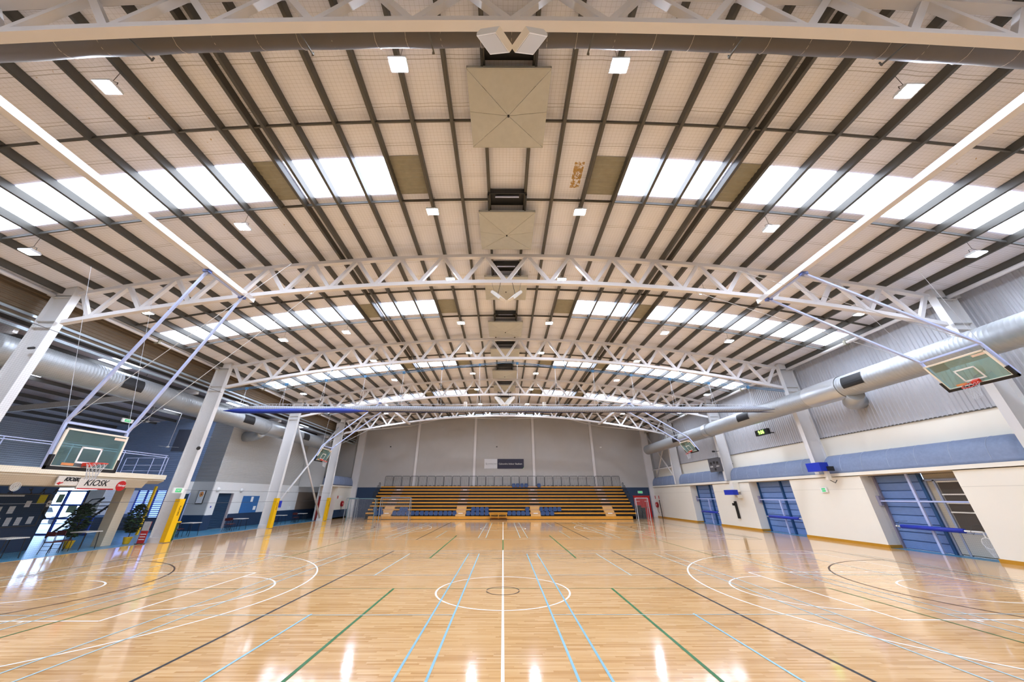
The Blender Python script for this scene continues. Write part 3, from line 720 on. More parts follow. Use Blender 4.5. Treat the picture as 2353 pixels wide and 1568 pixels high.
for i in range(9): MB().box(-27.0 + i * .26, -26.75 + i * .26, 23.6, 24.6, .22 * (i + 1) - .04, .22 * (i + 1)).build('tread', M_DARKG, sr)
for y in (23.6, 24.6): MB().bar((-27.0, y, .1), (-24.6, y, 2.2), .03, .12).build('stringer', M_DARKG, sr)
MB().tube([(-27.0, 23.6, 1.1), (-26.3, 23.6, 1.15), (-25.3, 23.6, 2.1), (-24.7, 23.6, 2.15)], .03, 6).build('handrail', M_DARKG, sr)
MB().tube([(-27.0, 23.6, .1), (-27.0, 23.6, 1.1)], .02, 6).build('newel', M_DARKG, sr)
MB().box(-24.2, -24.08, 26.2, 26.32, 0, 2.9).build('lobby_post', M_YELLOW, label='slim yellow post beside the second lobby plant', cat='post')

# doors and fittings on the main left wall
d2 = thing('door_2', None, None, (-23.85, 28.45, 0), kind='structure')
MB().box(-23.9, -23.86, 27.98, 28.95, 0, 2.45).build('door_leaf', mat('dark teal door', '17364a', .4), d2)
MB().box(-23.9, -23.82, 28.9, 28.97, 0, 2.5).build('door_frame', M_PALEBL, d2)
d3 = thing('door_3', None, None, (-22.45, 30.7, 0), kind='structure')
MB().box(-22.56, -22.51, 29.8, 31.55, 0, 2.5).build('door_backing', M_NAVY, d3)  # unseen sheet added to stop outside light showing between the slats
for i in range(21): MB().prism([(-22.50, .005 + i * .118), (-22.475, .02 + i * .118), (-22.475, .10 + i * .118), (-22.50, .118 + i * .118)], 'y', 29.83, 31.52).build('shutter_slat', mat('navy shutter', '1c3a55', .75), d3)
MB().box(-22.5, -22.31, 31.44, 31.52, 0, 2.5).build('door_jamb', mat('pale jamb', 'b9aeb0', .5), d3)
fp = thing('framed_poster', 'black framed poster of an orange flower on the shaded return wall', 'picture', (-22.4, 28.97, 1.75))
MB().box(-23.23, -22.69, 28.95, 28.99, 1.76, 2.69).build('frame', M_BLACK, fp)
MB().box(-23.19, -22.73, 28.94, 28.951, 1.80, 2.65).build('print', mat('poster paper', 'd5d8dc', .6), fp)
OR_ = mat('orange petals', 'e08a1a', .5, noise=.4, nscale=20)
for i in range(8):
    a = R(i * 45); MB().prism([(-22.95 + .02 * math.cos(a), 2.42 + .02 * math.sin(a)), (-22.95 + .13 * math.cos(a - .35), 2.42 + .15 * math.sin(a - .35)), (-22.95 + .17 * math.cos(a), 2.42 + .2 * math.sin(a)), (-22.95 + .13 * math.cos(a + .35), 2.42 + .15 * math.sin(a + .35))], 'y', 28.935, 28.94).build('petal', OR_, fp)
MB().disc((-22.95, 28.932, 2.42), (0, 1, 0), .04, .01, 10).build('flower_centre', M_DRED, fp)
MB().bar((-22.99, 28.937, 2.35), (-23.08, 28.937, 2.15), .015, .005, up=(0, 1, 0)).build('stem', M_GREEN, fp)
MB().box(-22.28, -22.25, 29.35, 29.42, 1.5, 1.62).build('wall_switch', M_BLUEP, label='tiny blue square plate on the left wall beside the roller shutter', cat='switch')
bb = thing('blue_pinboard', 'mid blue pinboard with two white papers on the left wall', 'noticeboard', (-22.29, 33.8, 1.0))
MB().box(-22.3, -22.26, 32.72, 34.86, 1.0, 2.31).build('board', mat('mid blue board', '2f6ba8', .6, noise=.05), bb)
MB().box(-22.26, -22.252, 33.75, 34.05, 1.85, 2.25).build('paper', M_WHITE, bb); MB().box(-22.26, -22.252, 34.35, 34.7, 1.2, 1.5).build('paper', M_WHITE, bb)
bn = thing('brown_pinboard', 'large bare brown pinboard on the left wall behind the crossed braces', 'noticeboard', (-22.29, 43, 1.0))
MB().box(-22.3, -22.26, 41.3, 45.5, 1.0, 2.71).build('board', M_BROWNB, bn)
MB().box(-22.3, -22.26, 40.0, 40.35, 1.05, 1.35).build('wall_notice', M_WHITE, label='small white notice low on the left wall beside the brown pinboard', cat='notice')
for i, y in enumerate((29.55, 32.2, 36.3, 39.2)):
    MB().tube([(-22.3, y, 2.75), (-22.2, y, 2.75), (-22.16, y, 2.75)], [.16, .15, .05], 14).build('bulkhead_light', M_WHITE, smooth=True,
        label='round white bulkhead light on the left wall, %s' % ['left of the roller shutter', 'above the blue pinboard', 'right of the blue pinboard', 'left of the brown pinboard'][i], cat='light', group='bulkhead lights on the left wall')

# exit signs
def exit_sign(label, x, y, z, face, w=.6, h=.25, arrow=False):
    t = thing('exit_sign', label, 'sign', (x, y, z))
    if face in (1, -1):
        MB().box(min(x, x + face * .06), max(x, x + face * .06), y - w / 2, y + w / 2, z, z + h).build('sign_box', M_WHITE, t)
        MB().box(min(x + face * .06, x + face * .066), max(x + face * .06, x + face * .066), y - w * .27, y + w * .27, z + h * .16, z + h * .84).build('sign_face', mat('exit green', '1d9a58', .4, emit=.5), t)
        if not arrow: text('EXIT', h * .55, M_WHITE, t, (x + face * .068, y, z + h / 2), FACE_PX if face > 0 else FACE_NX)
        else: MB().bar((x + face * .07, y - .12, z + h / 2), (x + face * .07, y + .12, z + h / 2), .004, .03).build('arrow', M_WHITE, t)
    else:
        MB().box(x - w / 2, x + w / 2, y - .06, y, z, z + h).build('sign_box', M_WHITE, t)
        MB().box(x - w * .4, x + w * .4, y - .066, y - .06, z + h * .12, z + h * .88).build('sign_face', mat('exit green', '1d9a58', .4, emit=.5), t)
        text('EXIT', h * .6, M_WHITE, t, (x, y - .07, z + h / 2), FACE_NY)
    return t
exit_sign('white and green EXIT sign on the left column above its yellow pad', -18.40, 21.4, 2.44, 1, .7, .27)
exit_sign('green arrow exit sign on the cream right wall below the blue box', 18.97, 22.15, 2.48, -1, .45, .26, True)
exit_sign('EXIT sign above the red double doors in the end wall', 17.35, Y1, 2.62, 0, .6, .27)
exit_sign('small EXIT sign above the dark red doors on the left', -19.6, 42.4, 2.5, 1, .5, .22)
exit_sign('green EXIT sign hanging over the mezzanine beyond the backboard', -21.0, 19.4, 5.95, 1, .6, .2)
MB().bar((-20.98, 19.4, 6.15), (-21.12, 19.4, 8.8), .015, .015).build('sign_rod', M_GALV, bpy.data.objects['exit_sign.004'])

# red doors
rd = thing('door_4', None, None, (17.4, Y1, 0), kind='structure')
for i, x in enumerate((16.41, 17.42)):
    lf = MB().box(x, x + .99, Y1 - .05, Y1, 0, 2.3).build('door_leaf', M_RED, rd)
    MB().box(x + .1, x + .9, Y1 - .09, Y1 - .05, 1.02, 1.06).build('push_bar', M_GALV, lf)
    text('FIRE EXIT', .11, M_WHITE, rd, (x + .5, Y1 - .055, 1.72), FACE_NY)
MB().box(16.33, 18.48, Y1 - .04, Y1, 2.3, 2.36).build('door_frame', M_RED, rd)
rd2 = thing('door_5', None, None, (-19.85, 42.3, 0), kind='structure')
MB().box(-19.9, -19.85, 41.2, 42.35, 0, 2.3).box(-19.9, -19.85, 42.37, 43.5, 0, 2.3).build('door_leaf', mat('dark red door', '9c1c1e', .4), rd2)
MB().box(-19.85, -19.84, 42.6, 43.1, 1.25, 1.55).build('door_notice', M_WHITE, rd2)

# hose reels, wall bits
def hose_reel(label, x, y, z, face):
    t = thing('hose_reel', label, 'hose reel', (x, y, z - .35))
    MB().disc((x + face * .16, y, z), (1, 0, 0), .30, .03, 24).build('reel_disc', M_RED, t)
    MB().disc((x + face * .04, y, z), (1, 0, 0), .30, .03, 24).build('reel_disc', M_RED, t)
    for r_ in (.2, .24, .17): MB().tube([(x + face * .10, y + r_ * math.cos(R(a)), z + r_ * math.sin(R(a))) for a in range(0, 360, 20)], .022, 6, closed=True).build('hose_coil', M_BLACK, t)
    MB().tube([(x + face * .1, y - .05, z - .25), (x + face * .12, y - .1, z - .6), (x + face * .05, y - .12, z - .9)], .02, 6).build('hose_tail', M_BLACK, t)
    MB().disc((x + face * .19, y, z), (1, 0, 0), .06, .03, 12).build('hub', M_WHITE, t)
hose_reel('red fire hose reel on the white wall left of the grandstand', -19.1, 45.3, 1.5, 1)
hose_reel('red fire hose reel on the right wall near the red doors', 19.0, 47.0, 1.35, -1)
for i, y in enumerate((43.9, 44.5, 45.0)): MB().box(-19.1, -19.08, y, y + .2, 2.05, 2.35).build('safety_plate', M_RED if i == 0 else M_WHITE, label='small %s plate on the white wall above the left hose reel, %s' % ('red' if i == 0 else 'white', ['leftmost', 'middle', 'rightmost'][i]), cat='plate')
for i, y in enumerate((46.2, 47.3)): MB().box(18.98, 19.0, y, y + .18, 2.0, 2.35).build('safety_plate', M_RED, label='small red plate on the right wall above the hose reel, %s' % ['nearer', 'farther'][i], cat='plate')

# end wall sign
sg = thing('venue_sign', 'long white and dark purple venue name sign on the grey end wall', 'sign', (.1, Y1, 5.5))
MB().box(-2.46, -.76, Y1 - .05, Y1, 5.50, 6.68).build('white_panel', mat('sign white', 'd7dadf', .5), sg)
MB().prism([(-.76, 5.50), (2.48, 5.50), (2.70, 5.72), (2.70, 6.68), (-.76, 6.68)], 'y', Y1 - .05, Y1).build('purple_panel', mat('sign purple', '1c1a38', .5), sg)
MB().prism([(2.48, 5.49), (2.53, 5.49), (2.72, 5.70), (2.70, 5.74)], 'y', Y1 - .052, Y1).build('green_corner', M_GREEN, sg)
text('Caloundra Indoor Stadium', .285, M_WHITE, sg, (.95, Y1 - .06, 6.08), FACE_NY)
text('SUNSHINE COAST', .14, mat('sign grey', '50566a', .5), sg, (-1.42, Y1 - .06, 6.08), FACE_NY)
mb = MB(); mb.tube([(-2.28, Y1 - .055, 6.18), (-2.22, Y1 - .055, 6.05), (-2.08, Y1 - .055, 5.98)], .018, 5).tube([(-2.20, Y1 - .055, 6.22), (-2.14, Y1 - .055, 6.12), (-2.04, Y1 - .055, 6.08)], .014, 5); mb.build('logo_mark', mat('sign grey', '50566a', .5), sg)
for i, (x, z) in enumerate(((-15.0, 8.2), (-.85, 8.2), (13.0, 8.15))): MB().cbox((x, Y1 - .04, z), (.16 if i < 2 else .25, .08, .12)).build('wall_sensor', M_DARKG if i < 2 else M_WHITE, label='tiny %s sensor box on the end wall, %s' % (['dark', 'dark', 'white'][i], ['left', 'above the venue sign', 'right'][i]), cat='sensor')

# ------------------------------------------------------------------ right wall fittings
def door_bay(y0, y1, n, extra):
    d = thing('door_%d' % (6 + n), None, None, (19.7, (y0 + y1) / 2, 0), kind='structure')
    yb = y1 if not extra else y1
    ya = y0 if not extra else 17.45
    np_ = 9; h = 3.25 / np_
    for i in range(np_): MB().prism([(19.76, i * h + .01), (19.72, i * h + .03), (19.72, (i + 1) * h - .03), (19.76, (i + 1) * h - .01)], 'y', ya, yb).build('door_panel', M_BLUEDOOR, d)
    MB().box(19.76, 19.8, ya, yb, 0, 3.25).build('door_backing', M_BLUETRIM, d)
    MB().box(19.62, 19.72, yb - .09, yb, 0, 3.25).build('door_guide', M_BLUETRIM if n else mat('mauve jamb', '8f8a9c', .5), d)
    m1 = ya + (yb - ya) * (.42 if n else .0)
    MB().box(19.60, 19.72, m1 - .05, m1 + .07, 0, 3.25).build('door_mullion', M_BLUETRIM, d)
    if extra:
        e = thing('door_9', None, None, (19.75, 16.5, 0), kind='structure')
        MB().box(19.76, 19.8, y0, 17.4, 0, 3.25).build('door_backing', mat('cream door', 'b8ad97', .5), e)
        F = mat('lilac steel frame', '9aa3b8', .4)
        for y in (17.32, 16.95): MB().box(19.68, 19.76, y, y + .08, 0, 2.95).build('frame_stile', F, e)
        for z in (.85, 2.9): MB().box(19.68, 19.76, y0, 17.4, z, z + .09).build('frame_rail', F, e)
        for (za_, zb_) in ((.98, 1.62), (1.68, 1.98), (2.04, 2.32), (2.38, 2.84)):
            q = MB().box(19.735, 19.75, y0, 16.9, za_, zb_).build('mesh_pane', mat('brown mesh', '4b4136', .7, noise=.3, nscale=60), e)
            MB().box(19.70, 19.76, y0, 16.92, zb_, zb_ + .05).build('frame_rail', M_CREAMW, e)
        MB().box(19.70, 19.76, y0, 17.3, .05, .85).build('lower_panel', mat('white mesh panel', 'bdbab0', .6), e)
for i, (a, b) in enumerate(OPN): door_bay(a, b, i, i == 0)
bn_ = ['in the nearest right bay', 'in the middle right bay', 'in the farthest right bay']
for i, (a, b) in enumerate(OPN):
    t = thing('barrier_frame', 'pale blue steel cross bar and upright ' + bn_[i], 'barrier', (19.45, (a + b) / 2, 0), 'barriers in the right door bays')
    MB().box(19.38, 19.44, a + .02, b - .1, 2.03, 2.09).build('cross_bar', M_PALEBL, t)
    m = (a + b) / 2 + (-.1 if i else .15)
    MB().box(19.36, 19.44, m - .05, m + .05, 0, 2.03 if i else 3.25).build('upright', M_PALEBL, t)
    MB().box(19.36, 19.5, b - .16, b - .02, 1.85, 2.3).build('lock_box', mat('lilac grey', '8d8aa0', .5), t)
    p = thing('netball_post', 'white netball post in royal blue padding on wall hooks ' + bn_[i], 'netball post', (19.2, (a + b) / 2, .95), 'netball posts stored along the right wall')
    ya, yb = (15.75, 19.1) if i == 0 else (a + .12, b - .7)
    z = .98
    MB().tube([(19.2, ya, z), (19.2, yb, z)], .035, 10).build('pole', M_WHITE, p, smooth=True)
    MB().tube([(19.2, ya + (.6 if i == 0 else .35), z), (19.2, yb - .25, z)], .085, 14).build('padding', M_BLUEP, p, smooth=True)
    for yy in (ya + .35, yb - .12): MB().tube([(19.72, yy, z + .22), (19.3, yy, z + .2), (19.12, yy, z - .02), (19.2, yy, z - .11), (19.3, yy, z)], .007, 5).build('wall_hook', M_GALV, p)
    if i == 0:
        MB().tube([(19.2, ya, z), (19.2, ya, z - .18)], .02, 6).build('ring_arm', M_WHITE, p)
        MB().tube([(19.2, ya + .02 + .19 * math.cos(R(q)), z - .38 + .19 * math.sin(R(q))) for q in range(0, 360, 15)], .012, 6, closed=True).build('ring', M_WHITE, p)
        mb = MB()
        for k in range(12):
            a1 = R(k * 30); a2 = R(k * 30 + 40); a3 = R(k * 30 + 10)
            for aa in (a2, a3 - .5):
                mb.tube([(19.2, ya + .02 + .19 * math.cos(a1), z - .38 + .19 * math.sin(a1)), (19.15, ya + .02 + .12 * math.cos(aa), z - .55 + .10 * math.sin(aa)), (19.14, ya - .04 + .06 * math.cos(a1), z - .82 + .04 * math.sin(a1))], .004, 4)
        mb.build('net', M_NETTING, p)
# blue boxes (roller shade housings) on the right columns
b1 = thing('blue_winch_box', 'royal blue box hanging off the right column above the ledge', 'box', (18.3, 21.2, 3.5))
MB().box(18.05, 18.55, 20.8, 21.75, 3.56, 4.02).build('padded_box', M_BLUEP, b1); MB().box(18.4, 18.7, 20.66, 20.8, 3.56, 3.8).build('motor', M_DARKG, b1)
MB().box(18.4, 18.6, 20.95, 21.1, 3.1, 3.56).build('bracket', M_CREAMW, b1); MB().tube([(18.5, 21.0, 3.1), (18.75, 21.0, 2.95), (18.9, 21.0, 3.1)], .02, 6).build('hook', M_GALV, b1)
b2 = thing('blue_winch_box', 'royal blue box below the ledge above the black pole on the right wall', 'box', (18.4, 30.3, 2.3))
MB().box(18.15, 18.55, 29.75, 30.95, 2.38, 2.74).build('padded_box', M_BLUEP, b2)
MB().box(18.5, 18.98, 30.1, 30.5, 2.6, 3.28).build('bracket', M_CREAMW, b2); MB().box(18.6, 18.98, 30.05, 30.4, 2.15, 2.4).build('crank', M_CREAMW, b2)
bk = thing('black_post', 'black padded pole leaning on the cream right wall', 'pole', (18.9, 31.05, .69))
MB().box(18.85, 18.98, 31.0, 31.16, .69, 1.92).build('pole', M_BLACK, bk); MB().box(18.82, 18.98, 31.14, 31.4, 1.6, 1.78).build('clip', M_BLACK, bk)
ck = thing('digital_clock', 'black digital clock with green figures on the upper right wall', 'clock', (18.9, 25.7, 6.28))
MB().box(18.9, 19.1, 25.0, 26.3, 6.28, 6.66).build('case', M_BLACK, ck)
text('9:06', .36, mat('green digits', '9dff5a', .5, emit=2.), ck, (18.89, 25.65, 6.47), FACE_NX, bold=.004)
MB().bar((19.1, 25.6, 6.45), (19.8, 25.6, 6.45), .06, .06).build('wall_arm', M_DARKG, ck)
sb = thing('scoreboard', 'dark grey scoreboard on the right wall ledge', 'scoreboard', (18.65, 32.1, 4.2))
MB().box(18.6, 18.72, 31.2, 33.0, 4.2, 5.28).build('case', mat('scoreboard grey', '55555a', .5), sb)
text('HOME', .16, M_WHITE, sb, (18.59, 32.6, 4.62), FACE_NX); text('AWAY', .16, M_WHITE, sb, (18.59, 31.62, 4.62), FACE_NX)
for (y, z) in ((32.6, 4.9), (31.62, 4.9), (32.1, 4.95), (32.1, 4.4)): MB().box(18.592, 18.6, y - .13, y + .13, z - .1, z + .1).build('digit_window', M_BLACK, sb)
MB().bar((18.72, 31.4, 4.8), (19.8, 31.4, 4.8), .05, .05).build('wall_arm', M_DARKG, sb)
MB().tube([(18.1, 31.05, 5.75), (18.3, 31.08, 5.76)], .07, 8).tube([(18.3, 31.08, 5.76), (18.74, 31.15, 5.8)], .02, 6).build('small_camera', M_DARKG, label='small dark camera on the fourth right column above the scoreboard', cat='camera')
MB().tube([(-18.42, 21.75, 4.9), (-18.3, 21.6, 4.85)], .1, 10).build('small_camera', M_DARKG, label='round black camera on the third left column', cat='camera')
MB().tube([(-18.7, 12.45, 7.5), (-18.3, 12.3, 7.45)], .05, 8).build('small_camera', M_BLACK, label='black camera on the second left column near the picture edge', cat='camera')

# ------------------------------------------------------------------ ducts
def duct(label, x, z, r, ya, yb, vents, fittings):
    t = thing('spiral_duct', label, 'duct', (x, (ya + yb) / 2, z - r), 'spiral ventilation ducts')
    ys = []; y = ya; i = 0
    rs = []
    while y < yb:
        ys += [y, y + .10, y + .115, y + .135]; rs += [r, r, r + .005, r + .005]; y += .15
    MB().tube([(x, yy, z) for yy in ys], rs, 28, cap=False).build('duct_skin', M_DUCT, t, smooth=True)
    MB().disc((x, yb, z), (0, 1, 0), r - .02, .03, 28).build('end_cap', M_BLACK, t)
    for (a, b) in fittings:
        MB().tube([(x, a, z), (x, a + .1, z), (x, b - .1, z), (x, b, z)], [r + .03, r + .04, r + .04, r + .03], 28, cap=False).build('plain_collar', mat('plain galvanised', 'c2c6c8', .3, .6), t, smooth=True)
    for (a, b) in vents:
        s = -1 if x > 0 else 1; mb = MB(); n = 6; vs = []
        for yy in (a, b):
            for k in range(n + 1):
                th = R(-25 + 60 * k / n); vs.append((x + s * (r + .022) * math.cos(th), yy, z + (r + .022) * math.sin(th)))
        mb.add(vs, [(k, k + 1, n + 1 + k + 1, n + 1 + k) for k in range(n)]); mb.build('air_grille', M_BLACK, t)
    return t
dr = duct('large spiral galvanised duct along the right wall', 17.82, 7.40, .53, 4.0, 44.1, [(15.7, 16.8), (24.2, 25.5), (35.0, 36.2)], [(17.2, 19.4), (30.0, 30.6)])
MB().tube([(17.9, 16.9, 6.95), (18.2, 17.4, 6.8), (18.9, 18.2, 6.85), (19.75, 18.6, 7.0)], [.35, .4, .4, .4], 20).build('branch_elbow', M_DUCT, dr, smooth=True)
dl = duct('large spiral galvanised duct along the left side aisle', -20.45, 7.62, .60, 5.0, 43.5, [(17.3, 18.4), (26.6, 27.8), (35.3, 36.4)], [(30.0, 32.0)])
MB().tube([(-20.5, 30.0, 7.2), (-20.9, 30.2, 7.0), (-21.6, 30.5, 6.9), (-22.3, 30.6, 6.9)], [.38, .4, .4, .4], 20).build('branch_elbow', M_DUCT, dl, smooth=True)

# braces ------------------------------------------------------------
for i, (p, q, lb) in enumerate((((-19.0, 31.5, 1.0), (-19.0, 40.4, 9.4), 'rising to the right'), ((-19.0, 40.4, .3), (-19.0, 31.5, 8.9), 'rising to the left'))):
    MB().tube([p, q], .085, 10).build('wall_brace', M_COLUMN, label='white steel tube brace between the two farthest left columns, ' + lb, cat='brace', smooth=True)
for i, (p, q, lb) in enumerate((((19.3, 41.0, 3.6), (19.3, 47.3, 9.5), 'rising away'), ((19.3, 47.3, 3.6), (19.3, 41.0, 9.5), 'rising towards the camera'), ((19.3, 41.0, 5.3), (19.3, 47.3, 5.3), 'level'))):
    MB().tube([p, q], .08, 10).build('wall_brace', M_STEEL, label='cream steel brace tube behind the right duct end, ' + lb, cat='brace', smooth=True)
for s in (-1, 1):
    for j, (xa, xb) in enumerate(((18.3, 12.6), (12.6, 6.5), (6.5, .5))):
        MB().tube([(XC + s * xa, FR[4] if j % 2 == 0 else Y1 - .4, zb(xa) + (.1 if j % 2 == 0 else 1.0)), (XC + s * xb, Y1 - .4 if j % 2 == 0 else FR[4], zb(xb) + (1.0 if j % 2 == 0 else .1))], .05, 8).build('roof_brace', M_STEEL,
            label='thin cream roof brace between the farthest truss and the end wall, %s, %s' % ('left half' if s < 0 else 'right half', ['outer', 'middle', 'inner'][j]), cat='brace')

# ------------------------------------------------------------------ basketball goals
def goal(label, s, yc, top, bot, piv):
    # top/bot: (x, z) of the middle of the upper and lower board edges, piv: (x, z) hinge on the beam
    t = thing('basketball_goal', label, 'basketball goal', (s * bot[0], yc, bot[1]), 'ceiling hung basketball goals')
    T = Vector((s * top[0], 0, top[1])); B = Vector((s * bot[0], 0, bot[1])); up = (T - B).normalized(); hgt = (T - B).length
    nrm = Vector((-s * up.z, 0, s * up.x)) if True else None
    nrm = Vector((0, 1, 0)).cross(up) ; 
    if nrm.x * s > 0: nrm = -nrm
    def P(y, u, n): 
        v = B + up * u + nrm * n; return (v.x, yc + y, v.z)
    def slab(y0, y1, u0, u1, n0, n1):
        vs = [P(y, u, n) for n in (n0, n1) for (y, u) in ((y0, u0), (y1, u0), (y1, u1), (y0, u1))]
        return MB().add(vs, [(3, 2, 1, 0), (4, 5, 6, 7), (0, 1, 5, 4), (1, 2, 6, 5), (2, 3, 7, 6), (3, 0, 4, 7)])
    slab(-.88, .88, .03, hgt - .03, -.006, .006).build('glass_board', M_GLASS, t)
    FRM = mat('board frame', 'efe6d6', .4)
    slab(-.92, .92, hgt - .05, hgt, -.025, .02).build('frame_rail', FRM, t); slab(-.92, .92, 0, .05, -.025, .02).build('frame_rail', FRM, t)
    slab(-.92, -.86, 0, hgt, -.025, .02).build('frame_rail', FRM, t); slab(.86, .92, 0, hgt, -.025, .02).build('frame_rail', FRM, t)
    for (a, b, c, d) in ((-.305, .305, .15, .20), (-.305, .305, .57, .62), (-.305, -.255, .15, .62), (.255, .305, .15, .62)): slab(a, b, c, d, .007, .010).build('target_line', M_WHITE, t)
    slab(-.97, .97, -.06, .03, -.05, .045).build('bottom_padding', M_BLACK, t)
    for q in (-1, 1): slab(min(q * .89, q * .97), max(q * .89, q * .97), -.05, .33, -.05, .045).build('corner_padding', M_BLACK, t)
    slab(min(s * .3, s * .62), max(s * .3, s * .62), .07, .14, .008, .011).build('orange_label', mat('orange label', 'd88a55', .5), t)
    slab(min(-s * .5, -s * .86), max(-s * .5, -s * .86), hgt - .16, hgt - .08, .008, .011).build('maker_plate', mat('maker plate', 'e6cdb8', .5), t)
    slab(min(s * .38, s * .80), max(s * .38, s * .80), hgt - .34, hgt - .08, -.12, -.06).build('shot_clock', M_BLACK, t)
    # rim
    rc = P(0, .15, .38)
    mb = MB(); ring = [(P(.225 * math.cos(R(a)), .15, .38 + .225 * math.sin(R(a)))) for a in range(0, 360, 15)]
    RIM = mat('rim red', 'd8351f', .4)
    rim = MB().tube(ring, .012, 6, closed=True).build('rim', RIM, t)
    slab(-.09, .09, .08, .17, .01, .17).build('rim_bracket', RIM, rim)
    for q in (-1, 1): MB().tube([P(q * .08, .05, .02), P(q * .16, .13, .22)], .012, 5).build('rim_brace', RIM, rim)
    mb = MB(); down = Vector((0, 0, -1)); c0 = Vector(rc)
    def np_(k, lev):
        a = R(k * 30 + (15 if lev % 2 else 0)); rr = [.225, .20, .165, .14, .125, .12][lev]
        base = c0 + Vector((0, 1, 0)) * (rr * math.cos(a)) + nrm * (rr * math.sin(a)) * (1 if lev == 0 else .95)
        return tuple(base + down * (.09 * lev))
    for lev in range(5):
        for k in range(12):
            if lev % 2 == 0: mb.tube([np_(k, lev), np_(k, lev + 1)], .005, 3, cap=False); mb.tube([np_(k, lev), np_((k - 1) % 12, lev + 1)], .005, 3, cap=False)
            else: mb.tube([np_(k, lev), np_(k, lev + 1)], .005, 3, cap=False); mb.tube([np_(k, lev), np_((k + 1) % 12, lev + 1)], .005, 3, cap=False)
    mb.build('net', M_NETTING, rim)
    # hanging frame
    br = P(0, hgt + .16, -.12)
    for q in (-1, 1):
        a = P(q * .93, hgt + .16, -.12); pv = (s * piv[0] + XC, yc + q * .93, piv[1])
        MB().bar(pv, a, .075, .075).build('swing_arm', M_PALEBL, t)
        MB().bar(a, P(q * .93, -.02, -.09), .07, .07).build('side_frame', M_PALEBL, t)
        MB().cbox(pv, (.22, .18, .10)).build('hinge_plate', mat('blue hinge', '5468a8', .4), t)
        MB().tube([(s * (piv[0] - 3.0) + XC, yc + q * .93, piv[1] + .35), a], .011, 5).build('stay_cable', M_NETTING, t)
        for w in (-1,): MB().tube([(pv[0] + s * 4, yc + q * 1.2, min(piv[1], zb(15) + .4)), a], .007, 4).build('hoist_cable', M_NETTING, t)
    MB().bar(P(-.93, hgt + .16, -.12), P(.93, hgt + .16, -.12), .07, .06).build('cross_tube', M_PALEBL, t)
    MB().bar((s * piv[0] + XC, yc - .93, piv[1]), (s * piv[0] + XC, yc + .93, piv[1]), .06, .06).build('pivot_tube', M_PALEBL, t)
    return t
goal('basketball goal lowered on two long arms above the kiosk, at left', -1, 11.33, (12.92, 4.10), (12.9, 3.02), (11.1, 9.74))
goal('basketball goal swung up beside the big right duct, upper right', 1, 11.38, (16.1, 6.70), (16.62, 5.80), (11.1, 9.74))
goal('small far basketball goal swung up in front of the last left column', -1, 31.1, (15.2, 5.92), (15.6, 4.98), (11.1, 9.7))
goal('small far basketball goal swung up under the right duct', 1, 31.1, (15.85, 6.58), (16.4, 5.72), (11.1, 9.7))

# ------------------------------------------------------------------ rolled curtains
rc1 = thing('rolled_curtain', 'long grey rolled curtain tied beneath the nearest truss', 'curtain', (XC, 3.85, 9.5))
pts = []; rr = []
xs = [XC - 17.8 + 35.6 * i / 60 for i in range(61)]
for x in xs: pts.append((x, 3.78, zb(x) + .50)); rr.append(.245 + .01 * math.sin(x * 3))
MB().tube(pts, rr, 18).build('canvas_roll', M_CANVAS, rc1, smooth=True)
x = -17.3
while x < 17.5:
    z = zb(x) + .50; MB().tube([(x + .04 * math.sin(R(a)), 3.78 + .25 * math.cos(R(a)), z + .25 * math.sin(R(a))) for a in range(0, 360, 30)], .005, 4, closed=True).build('tie_cord', mat('tie cord', 'b8aa98', .6), rc1); x += .62 + .3 * random.random()
for x in (-7.5, -4.15, -1.55, 1.85, 4.9, 8.1):
    z = zb(x); MB().bar((x, 3.5, z + .0), (x - .03 * x / abs(x), 3.98, z + .12), .03, .025).build('bracket', M_GALV, rc1)
    MB().bar((x, 3.98, z + .12), (x, 3.98, z + .24), .025, .025).build('bracket_tip', M_GALV, rc1)
YD = 21.15
dv = thing('divider_net', 'rolled up court divider net hanging level across the hall, blue at its left end', 'divider net', (0, YD, 6.9))
def rope(xa, xb, z0, rad, rz, m, nm, seed, dy=0):
    rnd = random.Random(seed); pts = []; rs = []; n = int((xb - xa) / .35)
    for i in range(n + 1):
        x = xa + (xb - xa) * i / n; pts.append((x, YD + dy, z0 + .02 * math.sin(x * .8 + seed)))
        e = min(1, (i + .4) / 3, (n - i + .4) / 3); rs.append(rad * (.97 + .05 * math.sin(x * 2.1 + seed)) * e)
    return MB().tube(pts, rs, 12).build(nm, m, dv, smooth=True)
M_NETROLL = tex_material('rolled net', lambda nt, b: None)
def netroll(nt, b):
    geo = N(nt, 'ShaderNodeNewGeometry'); sp = N(nt, 'ShaderNodeSeparateXYZ'); nt.links.new(geo.outputs['Position'], sp.inputs[0])
    f1 = mth(nt, 'LESS_THAN', mth(nt, 'FRACT', mth(nt, 'MULTIPLY', mth(nt, 'ADD', sp.outputs[0], mth(nt, 'MULTIPLY', sp.outputs[2], .4)), 9)), .45)
    nt.links.new(mixc(nt, f1, lin('9a9da4'), lin('7f838c')), b.inputs['Base Color']); b.inputs['Roughness'].default_value = .8
netroll(M_NETROLL.node_tree, M_NETROLL.node_tree.nodes['Principled BSDF'])
rope(-17.0, 16.9, 7.12, .18, 1, M_NETROLL, 'net_roll', 1)
rope(-17.2, -8.3, 6.98, .15, 1, mat('dark royal vinyl', '15308c', .5), 'blue_skirt_roll', 4, dy=-.08)
rope(-9.2, 16.8, 6.94, .035, 1, mat('navy hem', '1a2046', .5), 'hem', 2, dy=-.02)
mb = MB()
for i in range(150):
    x = -16.8 + i * .224
    mb.bar((x, YD, 7.2), (x, YD, 7.42), .008, .008)
